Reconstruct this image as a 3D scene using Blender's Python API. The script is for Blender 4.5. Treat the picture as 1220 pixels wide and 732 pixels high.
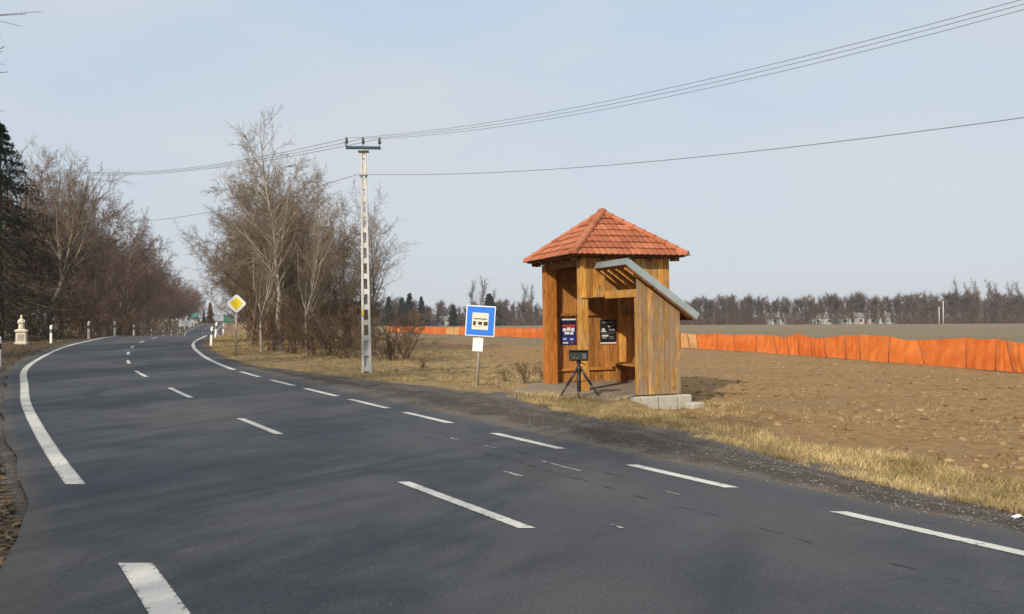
import bpy, bmesh, math, random
import numpy as np
from mathutils import Vector, Matrix, Euler

for o in list(bpy.data.objects):
    bpy.data.objects.remove(o)
scene = bpy.context.scene
COL = scene.collection
R = math.radians
rng = np.random.default_rng(7)
random.seed(7)

# ------------------------------------------------------------------ camera, sky, sun, exposure
F_PX, CX, CY, EYE = 957.0, 610.0, 366.0, 1.7
PITCH, ROLL = math.atan(14 / 957.0), R(0.25)
cam_d = bpy.data.cameras.new('camera')
cam_d.sensor_width = 36.0
cam_d.lens = F_PX / 1220.0 * 36.0
cam_d.clip_start = 0.05
cam_d.clip_end = 6000
cam = bpy.data.objects.new('camera', cam_d)
COL.objects.link(cam)
cam.location = (0, 0, EYE)
CAM_M = Matrix.Rotation(math.pi / 2 + PITCH, 3, 'X') @ Matrix.Rotation(-ROLL, 3, 'Z')
cam.rotation_euler = CAM_M.to_euler()
scene.camera = cam

SUN_DIR = Vector((0.50, 0.866, 0)).normalized()      # the way the light travels over the ground
SUN_EL = R(29)
world = bpy.data.worlds.new('World')
scene.world = world
world.use_nodes = True
nt = world.node_tree
nt.nodes.clear()
wo = nt.nodes.new('ShaderNodeOutputWorld')
bg = nt.nodes.new('ShaderNodeBackground')
sky = nt.nodes.new('ShaderNodeTexSky')
sky.sky_type = 'NISHITA'
sky.sun_disc = False
sky.sun_elevation = SUN_EL
sky.sun_rotation = math.atan2(-SUN_DIR.x, -SUN_DIR.y)
sky.air_density = 1.0
sky.dust_density = 3.0
sky.ozone_density = 2.0
# thin high cloud veil over the whole sky
tc = nt.nodes.new('ShaderNodeTexCoord')
mp = nt.nodes.new('ShaderNodeMapping')
mp.inputs['Scale'].default_value = (1.0, 1.0, 3.2)
nz = nt.nodes.new('ShaderNodeTexNoise')
nz.inputs['Scale'].default_value = 1.7
nz.inputs['Detail'].default_value = 7
nz.inputs['Roughness'].default_value = 0.55
mr = nt.nodes.new('ShaderNodeMapRange')
mr.inputs['From Min'].default_value = 0.36
mr.inputs['From Max'].default_value = 0.70
mr.inputs['To Min'].default_value = 0.84
mr.inputs['To Max'].default_value = 0.95
mix = nt.nodes.new('ShaderNodeMix')
mix.data_type = 'RGBA'
sx_ = nt.nodes.new('ShaderNodeSeparateXYZ')
nt.links.new(tc.outputs['Generated'], sx_.inputs[0])
vr = nt.nodes.new('ShaderNodeValToRGB')          # the veil is whiter towards the horizon, all the way round
for e_, (p_, c_) in zip((vr.color_ramp.elements[0], vr.color_ramp.elements[1], vr.color_ramp.elements.new(.42)),
                        ((0.0, (.428, .448, .475, 1)), (1.0, (.26, .37, .51, 1)), (.42, (.315, .43, .545, 1)))):
    e_.position = p_
    e_.color = c_
nt.links.new(sx_.outputs['Z'], vr.inputs[0])
vc = nt.nodes.new('ShaderNodeMix')
vc.data_type = 'RGBA'
vc.inputs[7].default_value = (.418, .442, .474, 1)
vsc = nt.nodes.new('ShaderNodeVectorMath')
vsc.operation = 'SCALE'
vsc.inputs['Scale'].default_value = 10.6
nt.links.new(vr.outputs[0], vc.inputs[6])
nt.links.new(vc.outputs[2], vsc.inputs[0])
nt.links.new(vsc.outputs[0], mix.inputs[7])
nt.links.new(tc.outputs['Generated'], mp.inputs['Vector'])
nt.links.new(mp.outputs[0], nz.inputs['Vector'])
nt.links.new(nz.outputs['Fac'], mr.inputs['Value'])
nt.links.new(mr.outputs[0], mix.inputs[0])
cl = nt.nodes.new('ShaderNodeMapRange')
cl.inputs['From Min'].default_value = 0.38
cl.inputs['From Max'].default_value = 0.68
cl.inputs['To Max'].default_value = 0.95
nt.links.new(nz.outputs['Fac'], cl.inputs['Value'])
nt.links.new(cl.outputs[0], vc.inputs[0])
nt.links.new(sky.outputs[0], mix.inputs[6])
nt.links.new(mix.outputs[2], bg.inputs[0])
bg.inputs[1].default_value = 0.15
nt.links.new(bg.outputs[0], wo.inputs[0])

sun_d = bpy.data.lights.new('sun', 'SUN')
sun_d.energy = 4.5
sun_d.angle = R(0.6)
sun_d.color = (1.0, 0.89, 0.74)
sun = bpy.data.objects.new('sun', sun_d)
COL.objects.link(sun)
ld = Vector((SUN_DIR.x * math.cos(SUN_EL), SUN_DIR.y * math.cos(SUN_EL), -math.sin(SUN_EL)))
sun.rotation_euler = ld.to_track_quat('-Z', 'Y').to_euler()
sun.location = (-30, -40, 40)

vs = scene.view_settings
vs.view_transform = 'Standard'
vs.look = 'None'
vs.gamma = 1.0
vs.exposure = 0.0
vs.use_curve_mapping = False

# ------------------------------------------------------------------ pixel -> place
def ray(px, py):
    v = CAM_M @ Vector(((px - CX) / F_PX, (CY - py) / F_PX, -1.0))
    return v / v.y
def at(px, py, d):
    v = ray(px, py)
    return Vector((v.x * d, d, EYE + v.z * d))

# ------------------------------------------------------------------ numpy helpers
def sstep(x, a, b):
    t = np.clip((np.asarray(x, float) - a) / (b - a), 0, 1)
    return t * t * (3 - 2 * t)
def _hash(i, j, s):
    h = np.sin(i * 127.1 + j * 311.7 + s * 74.7) * 43758.5453
    return h - np.floor(h)
def vnoise(x, y, s=0):
    xi, yi = np.floor(x), np.floor(y)
    fx, fy = x - xi, y - yi
    fx = fx * fx * (3 - 2 * fx)
    fy = fy * fy * (3 - 2 * fy)
    a, b = _hash(xi, yi, s), _hash(xi + 1, yi, s)
    c, d = _hash(xi, yi + 1, s), _hash(xi + 1, yi + 1, s)
    return (a * (1 - fx) + b * fx) * (1 - fy) + (c * (1 - fx) + d * fx) * fy
def fbm(x, y, s=0, octv=4):
    r, amp, tot = 0, 1.0, 0
    for k in range(octv):
        r = r + amp * vnoise(x * 2 ** k, y * 2 ** k, s + k * 13)
        tot += amp
        amp *= 0.5
    return r / tot

# ------------------------------------------------------------------ the road's course (x of both edge lines and height, by distance y)
ST = [(-60, 39.4, 45.9, 0), (-20, 13.8, 20.3, 0), (0, .95, 7.4, 0), (5.57, -2.7, 3.77, 0), (9.86, -5.72, 1.0, 0),
      (16.3, -10.0, -3.07, 0.02), (20.3, -12.4, -5.6, .05), (23.9, -14.67, -7.92, .10), (26.9, -16.36, -9.6, .14),
      (31.7, -18.7, -12.06, .22), (37.4, -21.26, -14.7, .34), (41.5, -22.94, -16.43, .41), (46.4, -24.58, -18.2, .50),
      (50.6, -25.8, -19.35, .60), (56, -27.5, -21.2, .62), (75, -34.2, -28.0, .2), (95, -41.3, -35.1, -.6), (120, -50.1, -43.9, -1.05),
      (140, -57.2, -51, -1.0), (160, -65, -58.8, -.64), (191, -75.5, -69.5, -.1), (230, -89, -83, .3), (273, -104, -98, .56),
      (320, -120, -114, .8), (420, -155, -149, 0.9), (1600, -570, -564, 0.5)]
ST = np.array(ST, float)
_d = np.concatenate([np.arange(-60, 70, .1), np.arange(70, 1600, 1.0)])
def _sm(v, n):
    k = np.hanning(2 * n + 1)
    k /= k.sum()
    return np.convolve(np.pad(v, n, mode='reflect', reflect_type='odd'), k, mode='valid')
nn = int(130 / .1)
def _curve(c):
    v = np.interp(_d, ST[:, 0], ST[:, c])
    v[:nn + 60] = np.concatenate([_sm(v[:nn], 40), v[nn:nn + 60]])
    w = v.copy()
    w[nn:] = _sm(v, 9)[nn:]
    return w
_XL, _XR, _Z = _curve(1), _curve(2), _curve(3)
_K = np.sqrt(1 + np.gradient((_XL + _XR) / 2, _d) ** 2)
_K = np.clip(_sm(_K, 25), 1, 1.3)
xl = lambda y: np.interp(y, _d, _XL)
xr = lambda y: np.interp(y, _d, _XR)
zr = lambda y: np.interp(y, _d, _Z)
kk = lambda y: np.interp(y, _d, _K)
LAY_D = [-20, 2, 5, 7, 7.84, 8.86, 10.85, 11.9, 14.8, 16, 17.3, 18.5, 20.9, 24.3, 28, 34]
LAY_B = [.7, .75, 1.1, 1.36, 1.45, 1.65, 2.3, 2.45, 2.65, 3.0, 3.3, 3.35, 2.6, 1.7, .8, .55]
lay_b = lambda y: np.interp(y, LAY_D, LAY_B)
def offsets(x, y):
    k = kk(y)
    return (xl(y) - x) / k, (x - xr(y)) / k            # metres left of the left line, right of the right line

def G0(x, y):
    """height of the ground"""
    x = np.asarray(x, float)
    y = np.asarray(y, float)
    z = zr(y)
    oL, oR = offsets(x, y)
    zf = -.22 - .0028 * np.clip(y - 40, 0, 320)
    far = 9 + np.clip(y - 25, 0, 60) * .5
    zz = z + (zf - z) * sstep(oR, 1.0, 1) if False else z + (zf - z) * sstep(oR / far, .12, 1.0)
    zleft = z * .8 + .10 + .25 * sstep(oL, 5, 30)
    zz = np.where(oL > 0, z + (zleft - z) * sstep(oL, 1.2, 14), zz)
    return zz
SLAB = [at(*p) for p in ((612, 466.5, 18.2), (648, 473, 17.1), (700, 477, 16.45), (738, 479.5, 16.1))]
def slab_dist(x, y):
    best = np.full(np.shape(x), 1e9)
    for p, q_ in zip(SLAB[:-1], SLAB[1:]):
        dx, dy = q_.x - p.x, q_.y - p.y
        t = np.clip(((x - p.x) * dx + (y - p.y) * dy) / (dx * dx + dy * dy), 0, 1)
        best = np.minimum(best, np.hypot(x - p.x - t * dx, y - p.y - t * dy))
    return best
def G(x, y):
    x = np.asarray(x, float)
    y = np.asarray(y, float)
    z = G0(x, y)
    oL, oR = offsets(x, y)
    lay = lay_b(y)
    field = sstep(oR - lay, 1.6, 3.2)
    verge = sstep(oR - lay, .1, .9)
    lef = sstep(oL, 1.6, 3.5)
    dist = np.hypot(x, y)
    fine = 1 - sstep(dist, 60, 140)
    z = z + verge * .06 * (fbm(x * 1.3, y * 1.3, 3) - .45) * fine
    z = z + field * fine * (.16 * (fbm(x * .9, y * .9, 11, 5) - .5) + .06 * (fbm(x * 4.0, y * 4.0, 21, 3) - .5))
    # plough furrows along the fence line
    z = z + field * fine * .025 * np.sin((x * .93 + y * .37) * 7.0 + 3 * fbm(x * .5, y * .5, 5, 2))
    z = z + lef * .18 * (fbm(x * .6, y * .6, 31) - .5) * fine
    # dark hollow beside the stone footing
    z = z - .14 * np.exp(-(((x - 4.7) / 1.1) ** 2 + ((y - 15.6) / .5) ** 2))
    z = z - .17 * np.exp(-(((x - 3.4) / 1.0) ** 2 + ((y - 16.2) / .8) ** 2))
    z = z + (.075 - z) * (1 - sstep(slab_dist(x, y), .12, 1.0)) * sstep(oR - lay, -.4, .2)
    road = np.minimum(-oL, -oR)
    z = z - .02 - .03 * sstep(road, -.15, .4)
    return z
def gz(x, y):
    return float(G(np.array([x]), np.array([y]))[0])
def on_ground(px, py, lo=3, hi=600):
    v = ray(px, py)
    d = lo
    while d < hi:
        if EYE + v.z * d <= gz(v.x * d, d):
            break
        d += max(.03, d * .003)
    return Vector((v.x * d, d, gz(v.x * d, d)))

# ------------------------------------------------------------------ mesh helpers
def mesh_np(name, V, F, mat=None, smooth=False, attr=None):
    """V (n,3), F (m,3|4) numpy -> mesh"""
    V = np.ascontiguousarray(V, dtype=np.float32)
    F = np.ascontiguousarray(F, dtype=np.int32)
    me = bpy.data.meshes.new(name)
    me.vertices.add(len(V))
    me.vertices.foreach_set('co', V.ravel())
    m, c = F.shape
    me.loops.add(m * c)
    me.loops.foreach_set('vertex_index', F.ravel())
    me.polygons.add(m)
    me.polygons.foreach_set('loop_start', np.arange(0, m * c, c, dtype=np.int32))
    if attr:
        for k, a in attr.items():
            at_ = me.attributes.new(k, 'FLOAT', 'POINT')
            at_.data.foreach_set('value', np.ascontiguousarray(a, dtype=np.float32))
    me.update(calc_edges=True)
    me.validate()
    if smooth:
        me.polygons.foreach_set('use_smooth', np.ones(m, dtype=bool))
    if mat:
        me.materials.append(mat)
    return me
def link(name, me, parent=None, loc=None, **props):
    o = bpy.data.objects.new(name, me)
    COL.objects.link(o)
    if parent:
        o.parent = parent
    if loc is not None:
        o.location = loc
    for k, v in props.items():
        o[k] = v
    return o
def thing(name, label, cat, loc=(0, 0, 0), rot=(0, 0, 0), group=None):
    o = link(name, None, None, loc, label=label, category=cat)
    o.empty_display_size = .2
    o.rotation_euler = rot
    if group:
        o['group'] = group
    return o
def tag(o, label, cat, group=None):
    o['label'] = label
    o['category'] = cat
    if group:
        o['group'] = group
    return o
def bm_mesh(name, bm, mat, smooth=False):
    me = bpy.data.meshes.new(name)
    bmesh.ops.recalc_face_normals(bm, faces=bm.faces)
    bm.to_mesh(me)
    bm.free()
    me.materials.append(mat)
    if smooth:
        for p in me.polygons:
            p.use_smooth = True
    return me
def add_box(bm, c, s, rot=None, bevel=0.0):
    r = bmesh.ops.create_cube(bm, size=1)
    vs_ = r['verts']
    M = Matrix.Translation(Vector(c)) @ (rot.to_4x4() if rot is not None else Matrix()) @ Matrix.Diagonal((s[0], s[1], s[2], 1))
    bmesh.ops.transform(bm, matrix=M, verts=vs_)
    if bevel:
        es = list({e for v in vs_ for e in v.link_edges})
        bmesh.ops.bevel(bm, geom=es, offset=bevel, segments=1, affect='EDGES', clamp_overlap=True)
def box(name, c, s, mat, parent=None, rot=None, bevel=0.0):
    bm = bmesh.new()
    add_box(bm, c, s, rot, bevel)
    return link(name, bm_mesh(name, bm, mat), parent)
def add_tube(bm, pts, rad, n=8, cap=True):
    pts = [Vector(p) for p in pts]
    if not hasattr(rad, '__len__'):
        rad = [rad] * len(pts)
    rings = []
    for i, p in enumerate(pts):
        t = (pts[min(i + 1, len(pts) - 1)] - pts[max(i - 1, 0)]).normalized()
        a = t.cross(Vector((0, 0, 1)) if abs(t.z) < .9 else Vector((1, 0, 0))).normalized()
        b = t.cross(a)
        rings.append([bm.verts.new(p + (a * math.cos(q) + b * math.sin(q)) * rad[i]) for q in [2 * math.pi * k / n for k in range(n)]])
    for i in range(len(rings) - 1):
        for k in range(n):
            bm.faces.new((rings[i][k], rings[i][(k + 1) % n], rings[i + 1][(k + 1) % n], rings[i + 1][k]))
    if cap:
        bm.faces.new(rings[0][::-1])
        bm.faces.new(rings[-1])
def tube(name, pts, rad, mat, parent=None, n=8, smooth=True):
    bm = bmesh.new()
    add_tube(bm, pts, rad, n)
    return link(name, bm_mesh(name, bm, mat, smooth), parent)
def add_lathe(bm, prof, n=16, c=(0, 0, 0)):
    rings = []
    for r, z in prof:
        rings.append([bm.verts.new((c[0] + r * math.cos(2 * math.pi * k / n), c[1] + r * math.sin(2 * math.pi * k / n), c[2] + z)) for k in range(n)])
    for i in range(len(rings) - 1):
        for k in range(n):
            bm.faces.new((rings[i][k], rings[i][(k + 1) % n], rings[i + 1][(k + 1) % n], rings[i + 1][k]))
    bm.faces.new(rings[0][::-1])
    bm.faces.new(rings[-1])
def add_prism(bm, poly, d0, d1, fn):
    """polygon (2-D) swept between d0 and d1; fn(a,b,d) -> place"""
    A = [bm.verts.new(fn(a, b, d0)) for a, b in poly]
    B = [bm.verts.new(fn(a, b, d1)) for a, b in poly]
    n = len(poly)
    bm.faces.new(A)
    bm.faces.new(B[::-1])
    for i in range(n):
        bm.faces.new((A[i], B[i], B[(i + 1) % n], A[(i + 1) % n]))
def prism(name, poly, d0, d1, fn, mat, parent=None):
    bm = bmesh.new()
    add_prism(bm, poly, d0, d1, fn)
    return link(name, bm_mesh(name, bm, mat), parent)

# ------------------------------------------------------------------ materials
class NM:
    def __init__(s, name, rough=.8, spec=.3, metal=0):
        s.m = bpy.data.materials.new(name)
        s.m.use_nodes = True
        s.t = s.m.node_tree
        s.b = s.t.nodes['Principled BSDF']
        s.b.inputs['Roughness'].default_value = rough
        s.b.inputs['Specular IOR Level'].default_value = spec
        s.b.inputs['Metallic'].default_value = metal
    def n(s, typ, **kw):
        x = s.t.nodes.new(typ)
        for k, v in kw.items():
            if k in ('data_type', 'operation', 'blend_type', 'attribute_name', 'feature', 'wave_type', 'bands_direction', 'noise_dimensions', 'vector_type'):
                setattr(x, k, v)
            else:
                x.inputs[k.replace('_', ' ')].default_value = v
        return x
    def l(s, a, b):
        s.t.links.new(a, b)
    def coord(s, kind='Object', scale=(1, 1, 1), rnd=False):
        c = s.n('ShaderNodeTexCoord')
        m = s.n('ShaderNodeMapping')
        m.inputs['Scale'].default_value = scale
        s.l(c.outputs[kind], m.inputs['Vector'])
        if rnd:
            oi = s.n('ShaderNodeObjectInfo')
            mu = s.n('ShaderNodeMath', operation='MULTIPLY')
            mu.inputs[1].default_value = 37.0
            s.l(oi.outputs['Random'], mu.inputs[0])
            s.l(mu.outputs[0], m.inputs['Location'])
        return m.outputs[0]
    def noise(s, co, scale, detail=4, rough=.55, dist=0):
        x = s.n('ShaderNodeTexNoise', Scale=scale, Detail=detail, Roughness=rough, Distortion=dist)
        if co is not None:
            s.l(co, x.inputs['Vector'])
        return x.outputs['Fac']
    def ramp(s, fac, stops):
        x = s.n('ShaderNodeValToRGB')
        e = x.color_ramp.elements
        while len(e) < len(stops):
            e.new(.5)
        for i, (p, c) in enumerate(stops):
            e[i].position = p
            e[i].color = (c[0], c[1], c[2], 1) if hasattr(c, '__len__') else (c, c, c, 1)
        s.l(fac, x.inputs[0])
        return x.outputs[0]
    def rng(s, fac, a, b, c=0., d=1.):
        x = s.n('ShaderNodeMapRange')
        for i, v in enumerate((a, b, c, d)):
            x.inputs[i + 1].default_value = v
        s.l(fac, x.inputs[0])
        return x.outputs[0]
    def mix(s, fac, a, b, bt='MIX'):
        x = s.n('ShaderNodeMix', data_type='RGBA', blend_type=bt)
        for i, v in ((0, fac), (6, a), (7, b)):
            if hasattr(v, 'is_linked') or hasattr(v, 'links'):
                s.l(v, x.inputs[i])
            elif i == 0:
                x.inputs[0].default_value = v
            else:
                x.inputs[i].default_value = (v[0], v[1], v[2], 1)
        return x.outputs[2]
    def math(s, op, a, b=None):
        x = s.n('ShaderNodeMath', operation=op)
        for i, v in ((0, a), (1, b)):
            if v is None:
                continue
            if hasattr(v, 'links'):
                s.l(v, x.inputs[i])
            else:
                x.inputs[i].default_value = v
        return x.outputs[0]
    def attr(s, name):
        return s.n('ShaderNodeAttribute', attribute_name=name).outputs['Fac']
    def col(s, c):
        if hasattr(c, 'links'):
            s.l(c, s.b.inputs['Base Color'])
        else:
            s.b.inputs['Base Color'].default_value = (c[0], c[1], c[2], 1)
        return s
    def bump(s, h, strength=.3, dist=.02):
        x = s.n('ShaderNodeBump', Strength=strength, Distance=dist)
        s.l(h, x.inputs['Height'])
        s.l(x.outputs[0], s.b.inputs['Normal'])
        return s

def simple(name, c, rough=.7, var=.18, scale=6, spec=.3, metal=0, bump=.15, dirt=None):
    q = NM(name, rough, spec, metal)
    co = q.coord('Object', rnd=True)
    f = q.noise(co, scale, 5)
    a = tuple(v * (1 - var) for v in c)
    b = tuple(min(1, v * (1 + var)) for v in c)
    cc = q.ramp(f, [(.3, a), (.7, b)])
    if dirt:
        g = q.noise(co, scale * .4, 6, .65)
        cc = q.mix(q.rng(g, .5, .72, 0, .7), cc, dirt)
    q.col(cc)
    if bump:
        q.bump(q.noise(co, scale * 4, 4), bump, .01)
    return q.m

def wood(name, c1, c2, grey=0.0, greycol=(.30, .26, .21), rough=.75):
    q = NM(name, rough, .25)
    co = q.coord('Object', (1, 1, .12), rnd=True)
    f = q.noise(co, 26, 6, .6, .6)
    cc = q.ramp(f, [(.25, tuple(v * .55 for v in c1)), (.45, c1), (.62, c2), (.85, tuple(min(1, v * 1.15) for v in c2))])
    oi = q.n('ShaderNodeObjectInfo')
    tone = q.ramp(oi.outputs['Random'], [(0, .58), (1, 1.15)])
    cc = q.mix(1.0, cc, tone, 'MULTIPLY')
    # knots
    co2 = q.coord('Object', (1, 1, .55), rnd=True)
    v = q.n('ShaderNodeTexVoronoi', Scale=3.4)
    q.l(co2, v.inputs['Vector'])
    cc = q.mix(q.rng(v.outputs['Distance'], .07, .16, .8, 0), cc, tuple(x * .25 for x in c1))
    if grey:
        co3 = q.coord('Object', (1, 1, .22), rnd=True)
        g = q.noise(co3, 9, 6, .65)
        cc = q.mix(q.rng(g, .56 - grey * .3, .72 - grey * .2, 0, .95), cc, greycol)
    q.col(cc)
    q.bump(f, .35, .006)
    return q.m

M = {}
M['wood'] = wood('golden_wood', (.47, .21, .042), (.70, .375, .082), grey=.16, greycol=(.34, .24, .13))
M['wood_weathered'] = wood('weathered_wood', (.40, .20, .055), (.60, .35, .10), grey=.58, greycol=(.25, .185, .125))
M['wood_orange'] = wood('orange_stained_post', (.38, .13, .024), (.54, .205, .038))
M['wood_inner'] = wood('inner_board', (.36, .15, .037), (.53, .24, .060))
M['wood_dark'] = wood('roof_timber', (.20, .085, .028), (.32, .14, .05))

q = NM('clay_tile', .75, .25)
co = q.coord('Object', rnd=True)
oi = q.n('ShaderNodeObjectInfo')
base = q.ramp(oi.outputs['Random'], [(0, (.27, .078, .034)), (.45, (.34, .105, .046)), (1, (.43, .15, .07))])
base = q.mix(q.rng(q.noise(co, 9, 6, .65), .52, .75, 0, .75), base, (.17, .085, .055))
q.col(base).bump(q.noise(co, 60, 3), .15, .004)
M['tile'] = q.m

# asphalt: worn, patchy, with tyre-polished bands that follow the lanes, hairline cracks
q = NM('asphalt', .82, .35)
co = q.coord('Object')
u = q.attr('lane')
fine = q.noise(co, 90, 3, .7)
mid = q.noise(co, 1.1, 6, .6)
big = q.noise(q.coord('Object', (.30, .22, 1)), .8, 4, .6)
cc = q.ramp(mid, [(.3, (.022, .026, .036)), (.7, (.036, .040, .049))])
cc = q.mix(q.rng(big, .42, .62, 0, .8), cc, (.064, .063, .061))
# wheel tracks (darker, smoother)
w = q.math('SINE', q.math('MULTIPLY', u, 6.2832 * 2))
cc = q.mix(q.rng(w, .1, 1, 0, .42), cc, (.023, .028, .040))
cc = q.mix(q.rng(fine, .45, .75, 0, .6), cc, (.095, .094, .092))
coarse = q.noise(co, 38, 2, .6)
cc = q.mix(q.rng(coarse, .54, .7, 0, .5), cc, (.11, .108, .105))
cc = q.mix(q.rng(fine, .25, .42, .5, 0), cc, (.018, .018, .02))
# long crack and edge ravelling
cr = q.n('ShaderNodeTexVoronoi', Scale=.55, feature='DISTANCE_TO_EDGE')
wob = q.n('ShaderNodeTexNoise', Scale=2.4, Detail=6, Roughness=.7)
q.l(co, wob.inputs['Vector'])
vm = q.n('ShaderNodeMix', data_type='RGBA', blend_type='LINEAR_LIGHT')
vm.inputs[0].default_value = .16
q.l(co, vm.inputs[6])
q.l(wob.outputs['Color'], vm.inputs[7])
q.l(vm.outputs[2], cr.inputs['Vector'])
crk = q.rng(cr.outputs['Distance'], .0, .013, 1, 0)
msk = q.rng(q.noise(co, .45, 3), .5, .62, 0, 1)
crk = q.math('MULTIPLY', crk, msk)
cc = q.mix(q.math('MULTIPLY', crk, .45), cc, (.018, .018, .02))
edge = q.attr('edge')
en = q.noise(co, 3.5, 6, .7)
cc = q.mix(q.rng(q.math('ADD', edge, en), .95, 1.35, 0, .6), cc, (.085, .072, .058))
q.col(cc)
q.l(q.rng(mid, .3, .7, .62, .9), q.b.inputs['Roughness'])
q.bump(fine, .5, .006)
M['asphalt'] = q.m

# road paint: worn through to the asphalt
q = NM('road_paint', .7, .3)
co = q.coord('Object')
a_ = q.noise(co, 14, 6, .75)
b_ = q.noise(co, 60, 3, .7)
cc = q.mix(q.rng(b_, .3, .7), (.45, .435, .39), (.60, .58, .53))
cc = q.mix(q.rng(q.noise(co, 2.3, 4), .45, .75, 0, .35), cc, (.45, .43, .38))
ed = q.rng(q.attr('edge'), .6, 1.0, 0, .11)
cc = q.mix(q.rng(q.math('ADD', a_, ed), .585, .66, 0, .85), cc, (.10, .098, .095))
q.col(cc).bump(b_, .3, .003)
M['paint'] = q.m
q = NM('old_road_paint', .75, .3)
co = q.coord('Object')
cc = q.mix(q.rng(q.noise(co, 14, 6, .75), .40, .56, 0, 1), (.42, .41, .39), (.075, .075, .075))
q.col(cc)
M['paint_old'] = q.m

# ground
q = NM('soil_and_verge', .95, .15)
co = q.coord('Object')
n1 = q.noise(co, .7, 6, .62)
n2 = q.noise(co, 6, 6, .65)
n3 = q.noise(co, 38, 4, .7)
soil = q.ramp(n2, [(.28, (.15, .087, .037)), (.5, (.265, .160, .070)), (.72, (.35, .222, .102))])
soil = q.mix(q.rng(n1, .48, .66, 0, .55), soil, (.255, .175, .086))
soil = q.mix(q.rng(q.noise(co, 2.3, 6, .7), .56, .68, 0, .6), soil, (.175, .11, .052))
soil = q.mix(q.rng(n3, .60, .72, 0, .6), soil, (.40, .29, .15))
soil = q.mix(q.rng(n3, .26, .40, .6, 0), soil, (.085, .05, .028))
pt = q.noise(q.coord('Object', (.16, .30, 1)), 1.0, 5, .6)
soil = q.mix(q.rng(pt, .50, .66, 0, .55), soil, (.215, .145, .076))
soil = q.mix(q.rng(pt, .30, .44, .45, 0), soil, (.30, .20, .098))
# the field farther away: flatter, more olive
farf = q.ramp(q.noise(q.coord('Object', (.05, .4, 1)), 1.3, 5), [(.3, (.15, .115, .066)), (.7, (.215, .165, .098))])
soil = q.mix(q.attr('farfield'), soil, farf)
dry = q.ramp(n2, [(.25, (.13, .088, .04)), (.5, (.265, .182, .082)), (.75, (.38, .275, .135))])
dry = q.mix(q.rng(n3, .55, .75, 0, .6), dry, (.42, .33, .18))
dry = q.mix(q.rng(n1, .52, .68, 0, .5), dry, (.17, .12, .052))
gm = q.rng(q.math('ADD', q.attr('grass'), q.math('MULTIPLY', q.math('SUBTRACT', n2, .5), .9)), .35, .65)
gcol = q.mix(gm, soil, dry)
lit = q.ramp(n3, [(.3, (.040, .028, .018)), (.5, (.085, .058, .036)), (.75, (.16, .112, .066))])
lit = q.mix(q.rng(n1, .45, .65, 0, .6), lit, (.16, .125, .07))
gcol = q.mix(q.rng(q.math('ADD', q.attr('litter'), q.math('MULTIPLY', q.math('SUBTRACT', n2, .5), .5)), .3, .7), gcol, lit)
grav = q.ramp(n3, [(.3, (.05, .045, .042)), (.55, (.12, .108, .098)), (.8, (.24, .22, .20))])
gcol = q.mix(q.rng(q.math('ADD', q.attr('gravel'), q.math('MULTIPLY', q.math('SUBTRACT', n2, .5), .8)), .3, .7), gcol, grav)
q.col(gcol)
q.bump(q.math('ADD', n2, q.math('MULTIPLY', n3, .5)), .9, .05)
M['ground'] = q.m

q = NM('lay_by_gravel', .92, .2)
co = q.coord('Object')
n2 = q.noise(co, 1.6, 6, .65)
n3 = q.noise(co, 55, 4, .7)
st = q.noise(q.coord('Object', (1, 1, 1)), .9, 5, .6)
a = q.ramp(n3, [(.3, (.034, .027, .023)), (.52, (.070, .055, .046)), (.78, (.14, .115, .095))])
b = q.ramp(n3, [(.3, (.095, .086, .076)), (.55, (.20, .182, .158)), (.8, (.33, .30, .265))])
# worn bands run with the road
n4 = q.noise(q.coord('Object', (.75, .5, 1)), 2.6, 6, .7)
band = q.math('ADD', q.attr('across'), q.math('MULTIPLY', q.math('SUBTRACT', n4, .5), .9))
cc = q.mix(q.ramp(band, [(0, .6), (.2, .45), (.34, .0), (.55, .0), (.62, .4), (.72, .0), (.85, .35), (1, .65)]), a, b)
cc = q.mix(q.rng(st, .56, .68, 0, .7), cc, (.15, .115, .08))
q.col(cc)
q.bump(n3, .8, .02)
M['lay_by'] = q.m

def grassmat(name, lo, hi):
    q = NM(name, .8, .15)
    cc = q.ramp(q.attr('tint'), [(0, lo), (1, hi)])
    q.col(cc)
    return q.m
M['grass'] = grassmat('dry_grass', (.13, .095, .035), (.56, .42, .205))
M['clod'] = grassmat('soil_clod', (.16, .10, .047), (.36, .245, .125))
M['pebble'] = grassmat('pebble', (.09, .085, .08), (.40, .38, .35))
M['leaf'] = grassmat('dead_leaf', (.05, .032, .018), (.19, .125, .07))

def bark(name, lo, hi, sc=18):
    q = NM(name, .9, .15)
    co = q.coord('Object', (1, 1, .35))
    oi = q.n('ShaderNodeObjectInfo')
    f = q.noise(co, sc, 5, .65)
    cc = q.ramp(f, [(.3, lo), (.7, hi)])
    cc = q.mix(1.0, cc, q.ramp(oi.outputs['Random'], [(0, (.82, .80, .78)), (1, (1.15, 1.12, 1.1))]), 'MULTIPLY')
    q.col(cc)
    q.bump(f, .5, .02)
    return q.m
M['bark_grey'] = bark('grey_bark', (.115, .09, .066), (.25, .205, .155))
M['bark_brown'] = bark('brown_bark', (.085, .062, .048), (.17, .128, .10))
M['bark_birch'] = bark('pale_bark', (.22, .19, .155), (.52, .47, .40), 9)
M['twig_grey'] = bark('grey_twig', (.17, .13, .092), (.28, .22, .155))
M['twig_brown'] = bark('brown_twig', (.13, .088, .068), (.215, .15, .118))
M['twig_shrub'] = bark('shrub_twig', (.12, .077, .048), (.20, .135, .085))
M['needle'] = bark('needle', (.008, .016, .010), (.022, .036, .020))
M['far_twig'] = bark('far_twig', (.085, .062, .05), (.145, .108, .088), .2)
M['far_needle'] = bark('far_needle', (.014, .024, .017), (.03, .045, .03), .3)

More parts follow.
